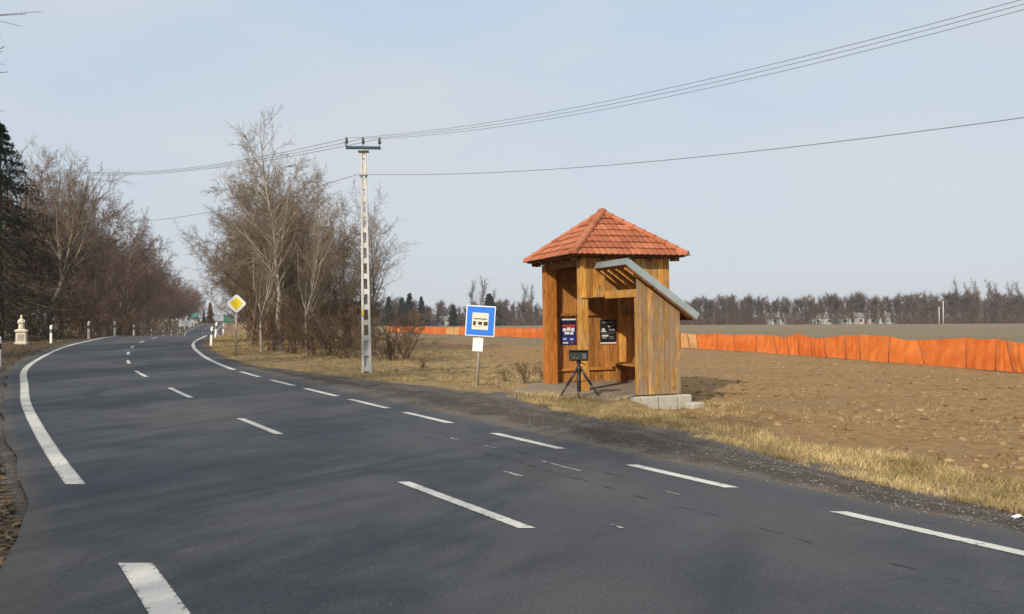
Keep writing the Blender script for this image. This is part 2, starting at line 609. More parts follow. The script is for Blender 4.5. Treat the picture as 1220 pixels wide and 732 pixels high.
M['concrete'] = simple('concrete', (.40, .37, .31), .9, .16, 5, dirt=(.30, .27, .21))
M['concrete_pole'] = simple('pole_concrete', (.55, .54, .51), .85, .12, 6)
M['slab'] = simple('slab_concrete', (.24, .195, .14), .92, .2, 4, dirt=(.18, .14, .095))
M['blue_sign'] = simple('blue_sheet', (.004, .16, .70), .4, .05, 3, .5, bump=0)
M['white_sign'] = simple('white_sheet', (.76, .76, .74), .45, .05, 4, .4, bump=0)
M['cream'] = simple('faded_white', (.66, .62, .50), .5, .06, 9, .4, bump=0)
M['black'] = simple('black_print', (.015, .015, .017), .5, .1, 5, .4, bump=0)
M['yellow'] = simple('yellow_sheet', (.80, .60, .02), .45, .05, 4, .4, bump=0)
M['sign_back'] = simple('sign_backing', (.32, .33, .33), .5, .1, 5, .5, .6, bump=0)
M['galv'] = simple('galvanised_tube', (.42, .42, .40), .5, .12, 7, .5, .5)
M['galv_brown'] = simple('weathered_tube', (.36, .34, .29), .6, .12, 7, .4, .2)
M['flashing'] = simple('metal_flashing', (.40, .46, .46), .45, .1, 4, .5, .5, bump=.05)
M['crossarm'] = simple('painted_crossarm', (.022, .07, .105), .55, .12, 5, .4)
M['insulator'] = simple('dark_porcelain', (.03, .022, .02), .3, .1, 5, .5, bump=0)
M['wire'] = simple('wire', (.16, .16, .165), .6, .05, 1, .3, bump=0)
M['net'] = None
M['stake'] = simple('fence_stake', (.30, .085, .03), .8, .15, 6)
M['post_white'] = simple('white_post', (.74, .73, .70), .5, .08, 6, .4, bump=0)
M['post_black'] = simple('black_band', (.02, .02, .022), .5, .1, 5, .4, bump=0)
M['reflector'] = simple('reflector', (.45, .40, .34), .25, .1, 9, .5, bump=0)
M['stone'] = simple('shrine_stone', (.66, .60, .47), .85, .12, 6, dirt=(.40, .36, .28))
M['tripod'] = simple('tripod_black', (.018, .018, .02), .45, .15, 6, .45, bump=0)
M['tripod_leg'] = simple('tripod_leg', (.035, .035, .037), .4, .15, 6, .5, .3, bump=0)
M['lens'] = simple('lens_glass', (.10, .11, .12), .12, .1, 4, .6, bump=0)
M['house_wall'] = simple('house_wall', (.44, .425, .40), .9, .1, .8, bump=0)
M['house_roof'] = simple('house_roof', (.17, .15, .14), .85, .2, .8, bump=0)
M['green_roof'] = simple('green_roof', (.07, .26, .20), .7, .1, .8, bump=0)
M['window'] = simple('dark_window', (.03, .035, .04), .2, .1, 1, .5, bump=0)
M['green_sign'] = simple('green_sign', (.05, .26, .19), .5, .06, 2, .4, bump=0)

q = NM('orange_net', .7, .2)
co = q.coord('Object')
oi = q.n('ShaderNodeObjectInfo')
f = q.noise(co, 3.0, 5)
cc = q.ramp(f, [(.3, (.74, .16, .03)), (.7, (.88, .24, .055))])
cc = q.mix(1.0, cc, q.ramp(oi.outputs['Random'], [(0, (.90, .84, .8)), (1, (1.0, 1.12, 1.15))]), 'MULTIPLY')
q.col(cc)
tr = q.t.nodes.new('ShaderNodeBsdfTranslucent')
q.l(cc, tr.inputs[0])
ms = q.t.nodes.new('ShaderNodeMixShader')
ms.inputs[0].default_value = .35
q.l(q.b.outputs[0], ms.inputs[1])
q.l(tr.outputs[0], ms.inputs[2])
q.l(ms.outputs[0], q.t.nodes['Material Output'].inputs['Surface'])
M['net'] = q.m
M['net_tan'] = simple('faded_net', (.55, .30, .12), .8, .12, 4)

# ================================================================== GROUND
def build_ground():
    ang = np.concatenate([np.radians(np.linspace(-180, -46, 70))[:-1], np.radians(np.linspace(-46, 46, 520)),
                          np.radians(np.linspace(46, 180, 70))[1:-1]])
    rad = np.concatenate([[0.02], np.exp(np.linspace(math.log(1.2), math.log(1700), 430))])
    A, Rr = np.meshgrid(ang, rad)
    X, Y = Rr * np.sin(A), Rr * np.cos(A)
    Z = G(X, Y)
    Z = np.where(Y < -55, 0 * Z - .1, Z)
    na, nr = len(ang), len(rad)
    idx = np.arange(na * nr).reshape(nr, na)
    nxt = np.roll(idx, -1, axis=1)
    Fq = np.stack([idx[:-1], nxt[:-1], nxt[1:], idx[1:]], -1).reshape(-1, 4)[:, ::-1]
    x, y = X.ravel(), Y.ravel()
    oL, oR = offsets(x, y)
    lay = lay_b(y)
    wob = .5 * (fbm(x * .8, y * .8, 41) - .5)
    gw = np.interp(y, [0, 8, 14, 16, 19, 24, 30, 45, 70], [1.1, 1.1, 1.1, 2.0, 5, 8, 10, 14, 4])
    grass = sstep(oR - lay + wob, -.3, .25) * (1 - sstep(oR - lay + wob * 2, gw * .75, gw * 1.2))
    grass *= 1 - sstep(y, 70, 110)
    litter = sstep(oL, .3, .9)
    gravel = .7 * sstep(oL, .1, .3) * (1 - sstep(oL, .45, 1.0)) + sstep(oR, .1, .3) * (1 - sstep(oR - lay, -.1, .35))
    farf = sstep((y - 40) + (x - 14) * .45, 2, 20) * sstep(oR, 12, 24)
    me = mesh_np('ground', np.stack([x, y, Z.ravel()], 1), Fq, M['ground'], True,
                 dict(grass=grass, litter=litter, gravel=gravel, farfield=farf))
    return link('ground', me, kind='structure')
build_ground()

# ================================================================== ROAD
def dgrid(a, b):
    out, d = [a], a
    while d < b:
        d += max(.25, abs(d) * .02)
        out.append(min(d, b))
    return np.array(out)
def lmargin(y):
    return np.interp(y, [-20, 3, 5, 6.2, 7.5, 13], [1.5, 1.2, .75, .5, .36, .33])
ROAD_UP = .022
def strip(name, d, fl, fr, n, up, mat, parent=None, attrs=None):
    """a sheet between the x-lines fl(d), fr(d), following the road's height"""
    t = np.linspace(0, 1, n)
    D, T = np.meshgrid(d, t, indexing='ij')
    X = fl(d)[:, None] * (1 - T) + fr(d)[:, None] * T
    Z = zr(D) + up
    V = np.stack([X, D, Z], -1).reshape(-1, 3)
    idx = np.arange(len(d) * n).reshape(len(d), n)
    Fq = np.stack([idx[:-1, :-1], idx[:-1, 1:], idx[1:, 1:], idx[1:, :-1]], -1).reshape(-1, 4)
    at_ = attrs(X.ravel(), D.ravel()) if attrs else None
    return link(name, mesh_np(name, V, Fq, mat, False, at_), parent)
dg = dgrid(-55, 1500)
ew = lambda y, s: .055 * (vnoise(np.asarray(y, float) * .8, np.zeros_like(np.asarray(y, float)), s) - .5) * 2
road = strip('road', dg, lambda y: xl(y) - (lmargin(y) + ew(y, 3)) * kk(y), lambda y: xr(y) + (.5 + ew(y, 9)) * kk(y), 25, ROAD_UP, M['asphalt'],
             attrs=lambda x, y: dict(lane=(x - xl(y)) / (xr(y) - xl(y)),
                                     edge=np.clip(np.maximum((xl(y) - x) / kk(y) / lmargin(y), (x - xr(y)) / kk(y) / .5), 0, 1)))
road['kind'] = 'structure'
def mark(name, d0, d1, side, width, mat=M['paint'], off=0.0):
    d = np.linspace(d0, d1, max(3, int((d1 - d0) / .4)))
    if d1 > 40:
        d = dgrid(d0, d1)
    if side == 'L':
        c = lambda y: xl(y) + (width / 2 + off) * kk(y)
    elif side == 'R':
        c = lambda y: xr(y) - (width / 2 + off) * kk(y)
    else:
        c = lambda y: xl(y) * (1 - side) + xr(y) * side + off * kk(y)
    return strip(name, d, lambda y: c(y) - width / 2 * kk(y), lambda y: c(y) + width / 2 * kk(y), 3, ROAD_UP + .005, mat, road, lambda X_, Y_: dict(edge=np.tile([1., 0., 1.], len(Y_) // 3)))
mark('edge_line', 1.0, 5.57, 'L', .20)
mark('edge_line', 8.25, 420, 'L', .175)
mark('edge_line', 25.2, 420, 'R', .16)
for a, b in ((4.6, 6.95), (7.95, 9.2), (10.35, 11.75), (12.9, 14.35), (15.0, 16.65), (17.3, 19.1), (19.85, 21.5), (22.5, 24.4), (1.6, 3.2)):
    mark('edge_dash', a, b, 'R', .125)
for a, b in ((6.45, 8.3), (11.75, 13.6), (17.1, 19.4), (22.7, 24.9), (28.1, 30.0), (33.4, 35.3), (38.6, 40.4), (43.8, 45.8), (49, 51), (54.3, 56.3), (1.2, 3.0)):
    mark('centre_dash', a, b, .527, .115)
for k in range(20):
    mark('centre_dash', 150 + k * 8, 153 + k * 8, .527, .115)
# ghosts of an older marking
for px, py, ln, w in ((610, 565, .28, .05), (668, 556, .6, .04), (541, 524, .16, .04), (583, 533, .28, .03), (735, 628, .12, .03), (800, 588, .2, .02)):
    v = ray(px, py)
    d = -(EYE - .02) / v.z
    c = Vector((v.x * d, d, 0))
    s = float((c.x - xl(c.y)) / (xr(c.y) - xl(c.y)))
    mark('worn_mark', c.y - ln / 2, c.y + ln / 2, s, w, M['paint_old'])

# tar-sealed seam that runs along the right lane
def seam(name, s0, s1, d0, d1, wmax, seed):
    d = np.arange(d0, d1, .03)
    t = (d - d0) / (d1 - d0)
    s = s0 + (s1 - s0) * t + .03 * (fbm(d * 1.8, d * 0, seed, 5) - .5)
    w = wmax * np.clip(fbm(d * 7.0, d * 0, seed + 5, 3) - .50, 0, 1) * 5 * (.4 + 1.2 * vnoise(d * 31, d * 0, seed))
    c = xl(d) * (1 - s) + xr(d) * s
    ci = lambda y: np.interp(y, d, c - w / 2)
    cj = lambda y: np.interp(y, d, c + w / 2 + .002)
    return strip(name, d, ci, cj, 2, ROAD_UP + .0045, M['seam'], road)
M['seam'] = simple('crack_tar', (.032, .032, .034), .7, .2, 20, bump=0)
seam('crack', .80, .83, 3.4, 13.5, .016, 3)
seam('crack', .90, .86, 8.5, 15, .018, 14)

# lay-by
def build_layby():
    d = dgrid(-12, 33)
    d = np.unique(np.concatenate([d, np.arange(4, 30, .2)]))
    n = 22
    t = np.linspace(0, 1, n)
    D, T = np.meshgrid(d, t, indexing='ij')
    b = lay_b(d) + .28 * (fbm(d * 1.1, d * 0 + .5, 77) - .5) * 2
    o0, o1 = .38, np.maximum(b, .45)
    O = o0 + (o1[:, None] - o0) * T
    X = xr(D) + O * kk(D)
    Z = G0(X, D) + .012 - .03 * (T > .97) + .02 * (fbm(X * 2, D * 2, 8) - .5)
    Z[:, 0] -= .02
    V = np.stack([X, D, Z], -1).reshape(-1, 3)
    idx = np.arange(len(d) * n).reshape(len(d), n)
    Fq = np.stack([idx[:-1, :-1], idx[:-1, 1:], idx[1:, 1:], idx[1:, :-1]], -1).reshape(-1, 4)
    return link('lay_by', mesh_np('lay_by', V, Fq, M['lay_by'], True, dict(across=T.ravel())), kind='structure')
build_layby()

# ================================================================== loose ground cover (nobody could count it)
def scatter(n, ylo, yhi, fo, side='R', dens=1.0):
    """random points: y by 1/d density, offset sampled by fo"""
    u_ = rng.random(n)
    y = ylo * (yhi / ylo) ** u_ if dens == 1.0 else ylo + (yhi - ylo) * u_ ** dens
    o = fo(y, rng.random(n))
    x = xr(y) + o * kk(y) if side == 'R' else xl(y) - o * kk(y)
    return x, y, o
def blades(name, x, y, hmin, hmax, width, mat, lean=.9, z0=None, tint_lo=0, tint_hi=1, **props):
    n = len(x)
    z = (G(x, y) if z0 is None else z0) - .01
    h = hmin + (hmax - hmin) * rng.random(n) ** 1.6
    a = rng.random(n) * 2 * np.pi
    ln = lean * (.3 + rng.random(n))
    w = width * (.6 + .8 * rng.random(n)) * (1 + np.clip(y - 12, 0, 40) * .035)
    dx, dy = np.cos(a), np.sin(a)
    b = rng.random(n) * 2 * np.pi
    wx, wy = np.cos(b) * w, np.sin(b) * w
    P0 = np.stack([x - wx, y - wy, z], 1)
    P1 = np.stack([x + wx, y + wy, z], 1)
    m = .55
    P2 = np.stack([x + wx * .7 + dx * h * ln * m * .6, y + wy * .7 + dy * h * ln * m * .6, z + h * m], 1)
    P3 = np.stack([x - wx * .7 + dx * h * ln * m * .6, y - wy * .7 + dy * h * ln * m * .6, z + h * m], 1)
    P4 = np.stack([x + dx * h * ln, y + dy * h * ln, z + h * (1 - .25 * ln)], 1)
    V = np.stack([P0, P1, P2, P3, P4], 1).reshape(-1, 3)
    i = np.arange(n)[:, None] * 5
    Fq = np.concatenate([i + np.array([[0, 1, 2]]), i + np.array([[0, 2, 3]]), i + np.array([[3, 2, 4]])], 0)
    tint = np.repeat(tint_lo + (tint_hi - tint_lo) * np.clip(.55 * rng.random(n) + 1.3 * (fbm(x * 2.2, y * 2.2, 91, 3) - .32), 0, 1), 5)
    return link(name, mesh_np(name, V, Fq, mat, False, dict(tint=tint)), **props)
def keep(mask, *a):
    return [v[mask] for v in a]
SLAB_KEEP = []
def build_grass():
    xs, ys = [], []
    # strip between lay-by and field
    x, y, o = scatter(95000, 5.2, 17.5, lambda yy, r: lay_b(yy) - .2 + 2.0 * r ** 1.7)
    dn = fbm(x * 1.1, y * 1.1, 51, 4)
    m = (dn > .38 + .26 * sstep(o - lay_b(y), .5, 1.7)) & (rng.random(len(x)) < .35 + .9 * sstep(dn, .42, .62))
    x, y = keep(m, x, y)
    xs.append(x); ys.append(y)
    # broad verge between lay-by, copse and shelter
    x, y, o = scatter(70000, 16, 62, lambda yy, r: lay_b(yy) - .15 + np.interp(yy, [16, 20, 24, 30, 45, 60], [3.5, 6, 9, 11, 13, 5]) * r ** 1.15)
    dn = fbm(x * .8, y * .8, 53, 4)
    m = (dn > .40) & (rng.random(len(x)) < .25 + 1.2 * sstep(dn, .42, .62))
    x, y = keep(m, x, y)
    xs.append(x); ys.append(y)
    # tufts scattered over the near field
    x, y, o = scatter(26000, 7, 45, lambda yy, r: lay_b(yy) + 1.6 + 16 * r)
    dn = fbm(x * .55, y * .55, 57, 4)
    m = dn > .62
    x, y = keep(m, x, y)
    xs.append(x); ys.append(y)
    x, y = np.concatenate(xs), np.concatenate(ys)
    # not through the shelter floor
    cx, cy = 2.25, 18.0
    q_ = SH_inv(x, y)
    m = ~((q_[0] > -1.75) & (q_[0] < 1.35) & (q_[1] > -1.35) & (q_[1] < 1.9) & (slab_in(x, y)))
    x, y = keep(m, x, y)
    blades('dry_grass', x, y, .02, .15, .0036, M['grass'], kind='stuff', label='dry yellow grass along the road verge')
    # left verge, sparse and dull
    x, y, o = scatter(26000, 6, 60, lambda yy, r: 1.3 + 9 * r, 'L')
    dn = fbm(x * .7, y * .7, 61, 4)
    x, y = keep(dn > .47, x, y)
    blades('dull_grass', x, y, .03, .16, .0045, M['leaf'], kind='stuff', label='sparse dull grass under the left trees', tint_lo=.2)
    # flat dead leaves on the left verge
    n = 22000
    x, y, o = scatter(n, 4.5, 60, lambda yy, r: .5 + 12 * r ** 1.4, 'L')
    z = G(x, y) + .008
    a = rng.random(n) * 6.28
    s = .025 + .04 * rng.random(n)
    V = np.zeros((n, 4, 3))
    for k, (p, r_) in enumerate(((0, 1), (1.5, .6), (3.1, 1), (4.7, .6))):
        V[:, k, 0] = x + np.cos(a + p) * s * r_
        V[:, k, 1] = y + np.sin(a + p) * s * r_
        V[:, k, 2] = z + rng.random(n) * .03
    Fq = np.arange(n * 4).reshape(n, 4)
    link('leaf_litter', mesh_np('leaf_litter', V.reshape(-1, 3), Fq, M['leaf'], False, dict(tint=np.repeat(rng.random(n), 4))), kind='stuff', label='dead leaves under the left trees')
bm_ = bmesh.new()
bmesh.ops.create_icosphere(bm_, subdivisions=1, radius=1)
ICO_V = np.array([v.co[:] for v in bm_.verts])
ICO_F = np.array([[v.index for v in f.verts] for f in bm_.faces])
bm_.free()
def lumps(name, x, y, smin, smax, mat, flat=.55, power=3.0, z0=None, sink=.3, tl=0., th=1., **props):
    n = len(x)
    s = smin + (smax - smin) * rng.random(n) ** power
    z = (G(x, y) if z0 is None else z0)
    V = ICO_V[None] * (1 + .5 * (rng.random((n, len(ICO_V), 1)) - .5))
    sc = np.stack([s * (.7 + .6 * rng.random(n)), s * (.7 + .6 * rng.random(n)), s * flat * (.7 + .6 * rng.random(n))], 1)
    V = V * sc[:, None, :]
    a = rng.random(n) * 6.28
    c, q_ = np.cos(a)[:, None], np.sin(a)[:, None]
    V = np.stack([V[..., 0] * c - V[..., 1] * q_, V[..., 0] * q_ + V[..., 1] * c, V[..., 2]], -1)
    V = V + np.stack([x, y, z + sc[:, 2] * (1 - 2 * sink)], 1)[:, None, :]
    Fq = (ICO_F[None] + (np.arange(n) * len(ICO_V))[:, None, None]).reshape(-1, 3)
    return link(name, mesh_np(name, V.reshape(-1, 3), Fq, mat, False, dict(tint=np.repeat(tl + (th - tl) * rng.random(n) ** 1.7, len(ICO_V)))), **props)
def build_lumps():
    x, y, o = scatter(15000, 7.5, 75, lambda yy, r: lay_b(yy) + 1.7 + (8 + yy * .55) * r)
    m = fbm(x * .7, y * .7, 71, 3) > .40
    x, y = keep(m & ~slab_in(x, y), x, y)
    lumps('soil_clods', x, y, .012, .085, M['clod'], power=3.6, sink=.42, flat=.5, kind='stuff', label='clods of soil and straw on the ploughed field')
    x, y, o = scatter(13000, 4.2, 26, lambda yy, r: .42 + (lay_b(yy) - .2) * r)
    lumps('gravel', x, y, .003, .016, M['pebble'], th=.42, z0=G0(x, y) + .015, kind='stuff', label='loose gravel on the lay-by')
    x, y, o = scatter(3500, 3.5, 14, lambda yy, r: lmargin(yy) * .8 + 1.6 * r ** 1.5, 'L')
    lumps('gravel', x, y, .004, .018, M['pebble'], th=.4, kind='stuff', label='loose gravel on the left road edge')

# ================================================================== SHELTER (a timber hut, plan square, turned 24 degrees)
FLOOR = .08
A_ = 1.14                                             # half side of the body
PHI = R(20)
SU = Vector((math.cos(PHI), math.sin(PHI), 0))        # along the camera-facing side, away from the road
SN = Vector((math.sin(PHI), -math.cos(PHI), 0))       # out of the camera-facing side
SC = Vector((2.24, 19.5, FLOOR))
def SH_inv(x, y):
    dx, dy = x - SC.x, y - SC.y
    return dx * SU.x + dy * SU.y, dx * SN.x + dy * SN.y
SLAB_XY = [(p.x, p.y) for p in SLAB]
_c = lambda u_, n_: (SC.x + SU.x * u_ + SN.x * n_, SC.y + SU.y * u_ + SN.y * n_)
SLAB_XY += [_c(-.50, A_ + 1.36), _c(.46, A_ + 1.36), _c(.46, A_ - .1), _c(A_ + .1, A_ - .1), _c(A_ + .1, -A_ - .12), _c(-A_ - .25, -A_ - .12)]
def slab_in(x, y):
    inside = np.zeros(np.shape(x), bool)
    n = len(SLAB_XY)
    for i in range(n):
        (x1, y1), (x2, y2) = SLAB_XY[i], SLAB_XY[(i + 1) % n]
        c = ((y1 > y) != (y2 > y)) & (x < (x2 - x1) * (y - y1) / (y2 - y1 + 1e-12) + x1)
        inside ^= c
    return inside
build_grass()
build_lumps()

def build_shelter():
    # floor slab
    bm = bmesh.new()
    add_prism(bm, SLAB_XY, -.35, FLOOR, lambda a, b, z: Vector((a, b, z)))
    bmesh.ops.bevel(bm, geom=[e for e in bm.edges if all(v.co.z > 0 for v in e.verts)], offset=.015, segments=1, affect='EDGES')
    tag(link('concrete_slab', bm_mesh('concrete_slab', bm, M['slab'])), 'worn concrete floor slab under the timber bus shelter', 'slab')

    t = thing('bus_shelter', 'wooden bus shelter with red tiled pyramid roof and side porch beside the lay-by', 'bus shelter', SC, (0, R(-.55), PHI))
    # local axes: x = SU, y = -SN (so camera-facing side is at y=-A), z up from the floor
    EAVE, APEX, OV = 3.02, 4.16, 1.46
    def board_row(x0, x1, yc, z0, z1, mat, parent, axis='x', w=.135, th=.024, top=None, name='board', jit=.004, gap=.004):
        n = max(1, round((x1 - x0) / w))
        s = (x1 - x0) / n
        for i in range(n):
            a, b = x0 + s * i + gap, x0 + s * (i + 1) - gap
            za = top(a) if top else z1
            zb = top(b) if top else z1
            dz = random.uniform(-.008, .0) if z0 < .2 else random.uniform(-.012, .012)
            j = random.uniform(-jit, jit)
            cx_ = (a + b) / 2
            zc = (z0 + z1) / 2
            bm = bmesh.new()
            if axis == 'x':
                add_prism(bm, [(a - cx_, z0 + dz - zc), (b - cx_, z0 + dz - zc), (b - cx_, zb - zc), (a - cx_, za - zc)], -th / 2, th / 2, lambda p, q_, d: Vector((p, d, q_)))
                loc = (cx_, yc + j, zc)
            else:
                add_prism(bm, [(a - cx_, z0 + dz - zc), (b - cx_, z0 + dz - zc), (b - cx_, zb - zc), (a - cx_, za - zc)], -th / 2, th / 2, lambda p, q_, d: Vector((d, p, q_)))
                loc = (yc + j, cx_, zc)
            bmesh.ops.bevel(bm, geom=[e for e in bm.edges if abs((e.verts[0].co - e.verts[1].co).z) > .3], offset=.004, segments=1, affect='EDGES')
            link(name, bm_mesh(name, bm, mat), parent, loc)
    def bx(name, c, s, mat, rot=None, parent=t, bev=.006):
        bm = bmesh.new()
        add_box(bm, (0, 0, 0), s, rot, bev)
        return link(name, bm_mesh(name, bm, mat), parent, c)
    a = A_
    # corner posts
    bx('post', (-a + .14, a - .14, EAVE / 2 - .03), (.28, .28, EAVE - .06), M['wood_orange'])
    bx('post', (-a + .10, -a + .10, EAVE / 2 - .03), (.19, .19, EAVE - .06), M['wood'])
    bx('post', (a - .09, a - .09, EAVE / 2 - .03), (.16, .16, EAVE - .06), M['wood'])
    bx('post', (a - .09, -a + .10, EAVE / 2 - .03), (.16, .16, EAVE - .06), M['wood'])
    # ring beams under the eaves
    for c, s in (((0, -a + .10, EAVE - .10), (2 * a - .42, .12, .16)), ((0, a - .14, EAVE - .10), (2 * a - .58, .12, .16)),
                 ((-a + .10, 0, EAVE - .10), (.12, 2 * a - .56, .16)), ((a - .115, 0, EAVE - .10), (.12, 2 * a - .42, .16))):
        bx('ring_beam', c, s, M['wood_dark'])
    # back wall (away from the camera), right wall (away from the road)
    wall = link('back_wall', None, t)
    board_row(-a + .29, a - .18, a - .05, .02, EAVE - .02, M['wood_inner'], wall, gap=.0008)
    for z, h in ((1.72, .07), (.33, .07), (2.55, .07)):
        bx('rail', (-.06, a - .095, z), (2 * a - .47, .06, h), M['wood_inner'], parent=wall)
    wall = link('side_wall', None, t)
    board_row(-a + .20, a - .18, a - .03, .02, EAVE - .02, M['wood_inner'], wall, 'y', gap=.0008)
    for z in (1.72, .33):
        bx('rail', (a - .075, 0, z), (.06, 2 * a - .38, .07), M['wood_inner'], parent=wall)
    # camera-facing side: valance above, boards right of the porch
    wall = link('front_valance', None, t)
    board_row(-a - .005, a, -a - .016, 2.10, EAVE - .03, M['wood'], wall, w=.15)
    wall = link('front_wall', None, t)
    board_row(.52, a, -a - .016, .02, 2.085, M['wood'], wall)
    bx('lintel', (-.40 + .3, -a + .06, 2.14), (1.64, .08, .12), M['wood_dark'])
    # bench on the side wall
    bn = link('bench', None, t)
    bx('seat', (a - .35, .12, .47), (.46, 1.55, .045), M['wood_inner'], parent=bn)
    bx('bracket', (a - .30, .70, .23), (.34, .05, .43), M['wood_inner'], parent=bn)
    bx('bracket', (a - .30, -.45, .23), (.34, .05, .43), M['wood_inner'], parent=bn)

    # porch: L = depth; x from px0 to px0+1.1
    L = 1.46
    px0 = -a + .61
    yF = -a - L
    top = lambda x: 2.47 - (x - px0) * .66
    wall = link('porch_panel', None, t)
    board_row(px0, px0 + 1.04, yF, .012, 2.2, M['wood_weathered'], wall, w=.125, top=top)
    for z in (.4, 1.45):
        bx('rail', (px0 + .50, yF + .05, z), (.9, .06, .08), M['wood'], parent=wall)
    wall = link('porch_side', None, t)
    board_row(yF + .03, -a - .04, px0 + 1.02, .012, top(px0 + 1.04), M['wood'], wall, 'y')
    bx('porch_beam', (px0 + .03, -a - L / 2, 2.155), (.09, L - .05, .17), M['wood'])
    bx('porch_post', (px0 + .05, yF + .065, 1.04), (.09, .09, 2.06), M['wood'])
    # porch roof: a slab of boards on rafters with metal flashing
    rt = link('porch_roof', None, t)
    sl = math.atan(.69)
    rot = Matrix.Rotation(sl, 3, 'Y')
    x0, x1 = px0 - .26, px0 + 1.39
    zt = lambda x: 2.86 - (x - x0) * .69
    y0, y1 = yF - .16, -a - .03
    ln = (x1 - x0) / math.cos(sl)
    xc = (x0 + x1) / 2
    nb = 11
    for i in range(nb):
        s_ = ln / nb
        f = (i + .5) / nb
        x = x0 + (x1 - x0) * f
        bx('roof_board', (x, (y0 + y1) / 2 + .02, zt(x) - .055), (s_ - .006, y1 - y0 - .04, .022), M['wood_dark'], rot, rt, .002)
    for f in (.12, .40, .68, .93):
        y = y0 + .10 + (y1 - y0 - .2) * f
        bx('rafter', (xc + .02, y, zt(xc + .02) - .115), (ln - .12, .06, .085), M['wood'], rot, rt)
    bx('metal_sheet', (xc, (y0 + y1) / 2, zt(xc) - .025), (ln, y1 - y0, .012), M['flashing'], rot, rt, .002)
    for i in range(9):
        f = (i + .5) / 9
        bx('seam_rib', (xc, y0 + (y1 - y0) * f, zt(xc) - .013), (ln - .02, .022, .016), M['flashing'], rot, rt, .002)
    bx('flashing', (xc, y0 - .006, zt(xc) - .075), (ln + .02, .010, .150), M['flashing'], rot, rt, .002)
    bx('flashing', (x0 - .012, (y0 + y1) / 2 - .01, zt(x0) - .045), (.012, y1 - y0 + .03, .13), M['flashing'], None, rt, .002)
    bx('fascia', (xc + .01, y0 + .022, zt(xc) - .15), (ln - .02, .026, .12), M['wood_dark'], rot, rt)
    bx('fascia', (x1 - .03, (y0 + y1) / 2, zt(x1 - .03) - .12), (.03, y1 - y0 - .06, .13), M['wood_dark'], rot, rt)

    # tiled pyramid roof
    rf = link('roof', None, t)
    ZE = EAVE + .02
    run, rise = OV, APEX - ZE
    slope = math.hypot(run, rise)
    # soffit boarding: closed timber pyramid just below the tiles
    bm = bmesh.new()
    lo = [bm.verts.new((sx * (OV - .03), sy * (OV - .03), ZE - .015)) for sx, sy in ((-1, -1), (1, -1), (1, 1), (-1, 1))]
    ap = bm.verts.new((0, 0, APEX - .06))
    for i in range(4):
        bm.faces.new((lo[i], lo[(i + 1) % 4], ap))
    bm.faces.new(lo[::-1])
    link('roof_deck', bm_mesh('roof_deck', bm, M['wood_dark']), rf)
    for sx in (-1, 1):
        for k in range(5):
            p = -1.2 + k * .6
            bx('rafter_end', (sx * (A_ + .12), p, ZE - .062), (.24, .06, .08), M['wood_dark'], None, rf)
            bx('rafter_end', (p, sx * (A_ + .12), ZE - .062), (.06, .24, .08), M['wood_dark'], None, rf)
    rows, tw = 7, .30
    rs = slope / rows
    for f in range(4):
        rotz = Matrix.Rotation(f * math.pi / 2, 4, 'Z')
        # face frame: e along eave (x), s up the slope; origin at eave middle (0,-OV,ZE)
        ex = Vector((1, 0, 0))
        es = Vector((0, run, rise)).normalized()
        en = ex.cross(es)
        for r_ in range(rows):
            half = OV * (1 - r_ / rows) + .02
            n = math.ceil(2 * half / tw)
            shift = (0 if r_ % 2 else .0)
            for c in range(n):
                x0_ = -n * tw / 2 + c * tw + shift
                bm = bmesh.new()
                NX, NS = 12, 1
                s0, s1 = r_ * rs - .035, min((r_ + 1) * rs + .03, slope)
                jz = random.uniform(-.004, .004)
                grid = []
                for j, (s_, hgt) in enumerate(((s0, .052), (s1, .020))):
                    row = []
                    for i in range(NX + 1):
                        x = x0_ + tw * i / NX
                        ph = i / NX * 2
                        wv = .020 * abs(math.sin(math.pi * ph)) ** .8
                        row.append(bm.verts.new(ex * x + es * s_ + en * (hgt + wv + jz)))
                    grid.append(row)
                low = [bm.verts.new(v.co - en * .022) for v in grid[0]]
                for i in range(NX):
                    bm.faces.new((grid[0][i], grid[0][i + 1], grid[1][i + 1], grid[1][i]))
                    bm.faces.new((low[i], low[i + 1], grid[0][i + 1], grid[0][i]))
                # cut at the hips: |x| <= OV*(1-s/slope)
                for sg in (-1, 1):
                    hip = (ex * (-sg * OV) + es * slope)
                    nrm = hip.cross(en).normalized()
                    pco = ex * (sg * OV)
                    if nrm.dot(-ex * sg) > 0:
                        nrm = -nrm
                    bmesh.ops.bisect_plane(bm, geom=bm.verts[:] + bm.edges[:] + bm.faces[:], plane_co=pco, plane_no=nrm, clear_outer=True)
                if len(bm.faces) == 0:
                    bm.free()
                    continue
                bmesh.ops.transform(bm, matrix=rotz @ Matrix.Translation((0, -OV, ZE)), verts=bm.verts)
                cc_ = sum((v.co for v in bm.verts), Vector()) / len(bm.verts)
                bmesh.ops.translate(bm, vec=-cc_, verts=bm.verts)
                me = bpy.data.meshes.new('roof_tile')
                bm.to_mesh(me)
                bm.free()
                me.materials.append(M['tile'])
                link('roof_tile', me, rf, cc_)
        # hip tiles
        nt_ = 8
        p0 = Vector((-OV, -OV, ZE + .05))
        p1 = Vector((0, 0, APEX + .05))
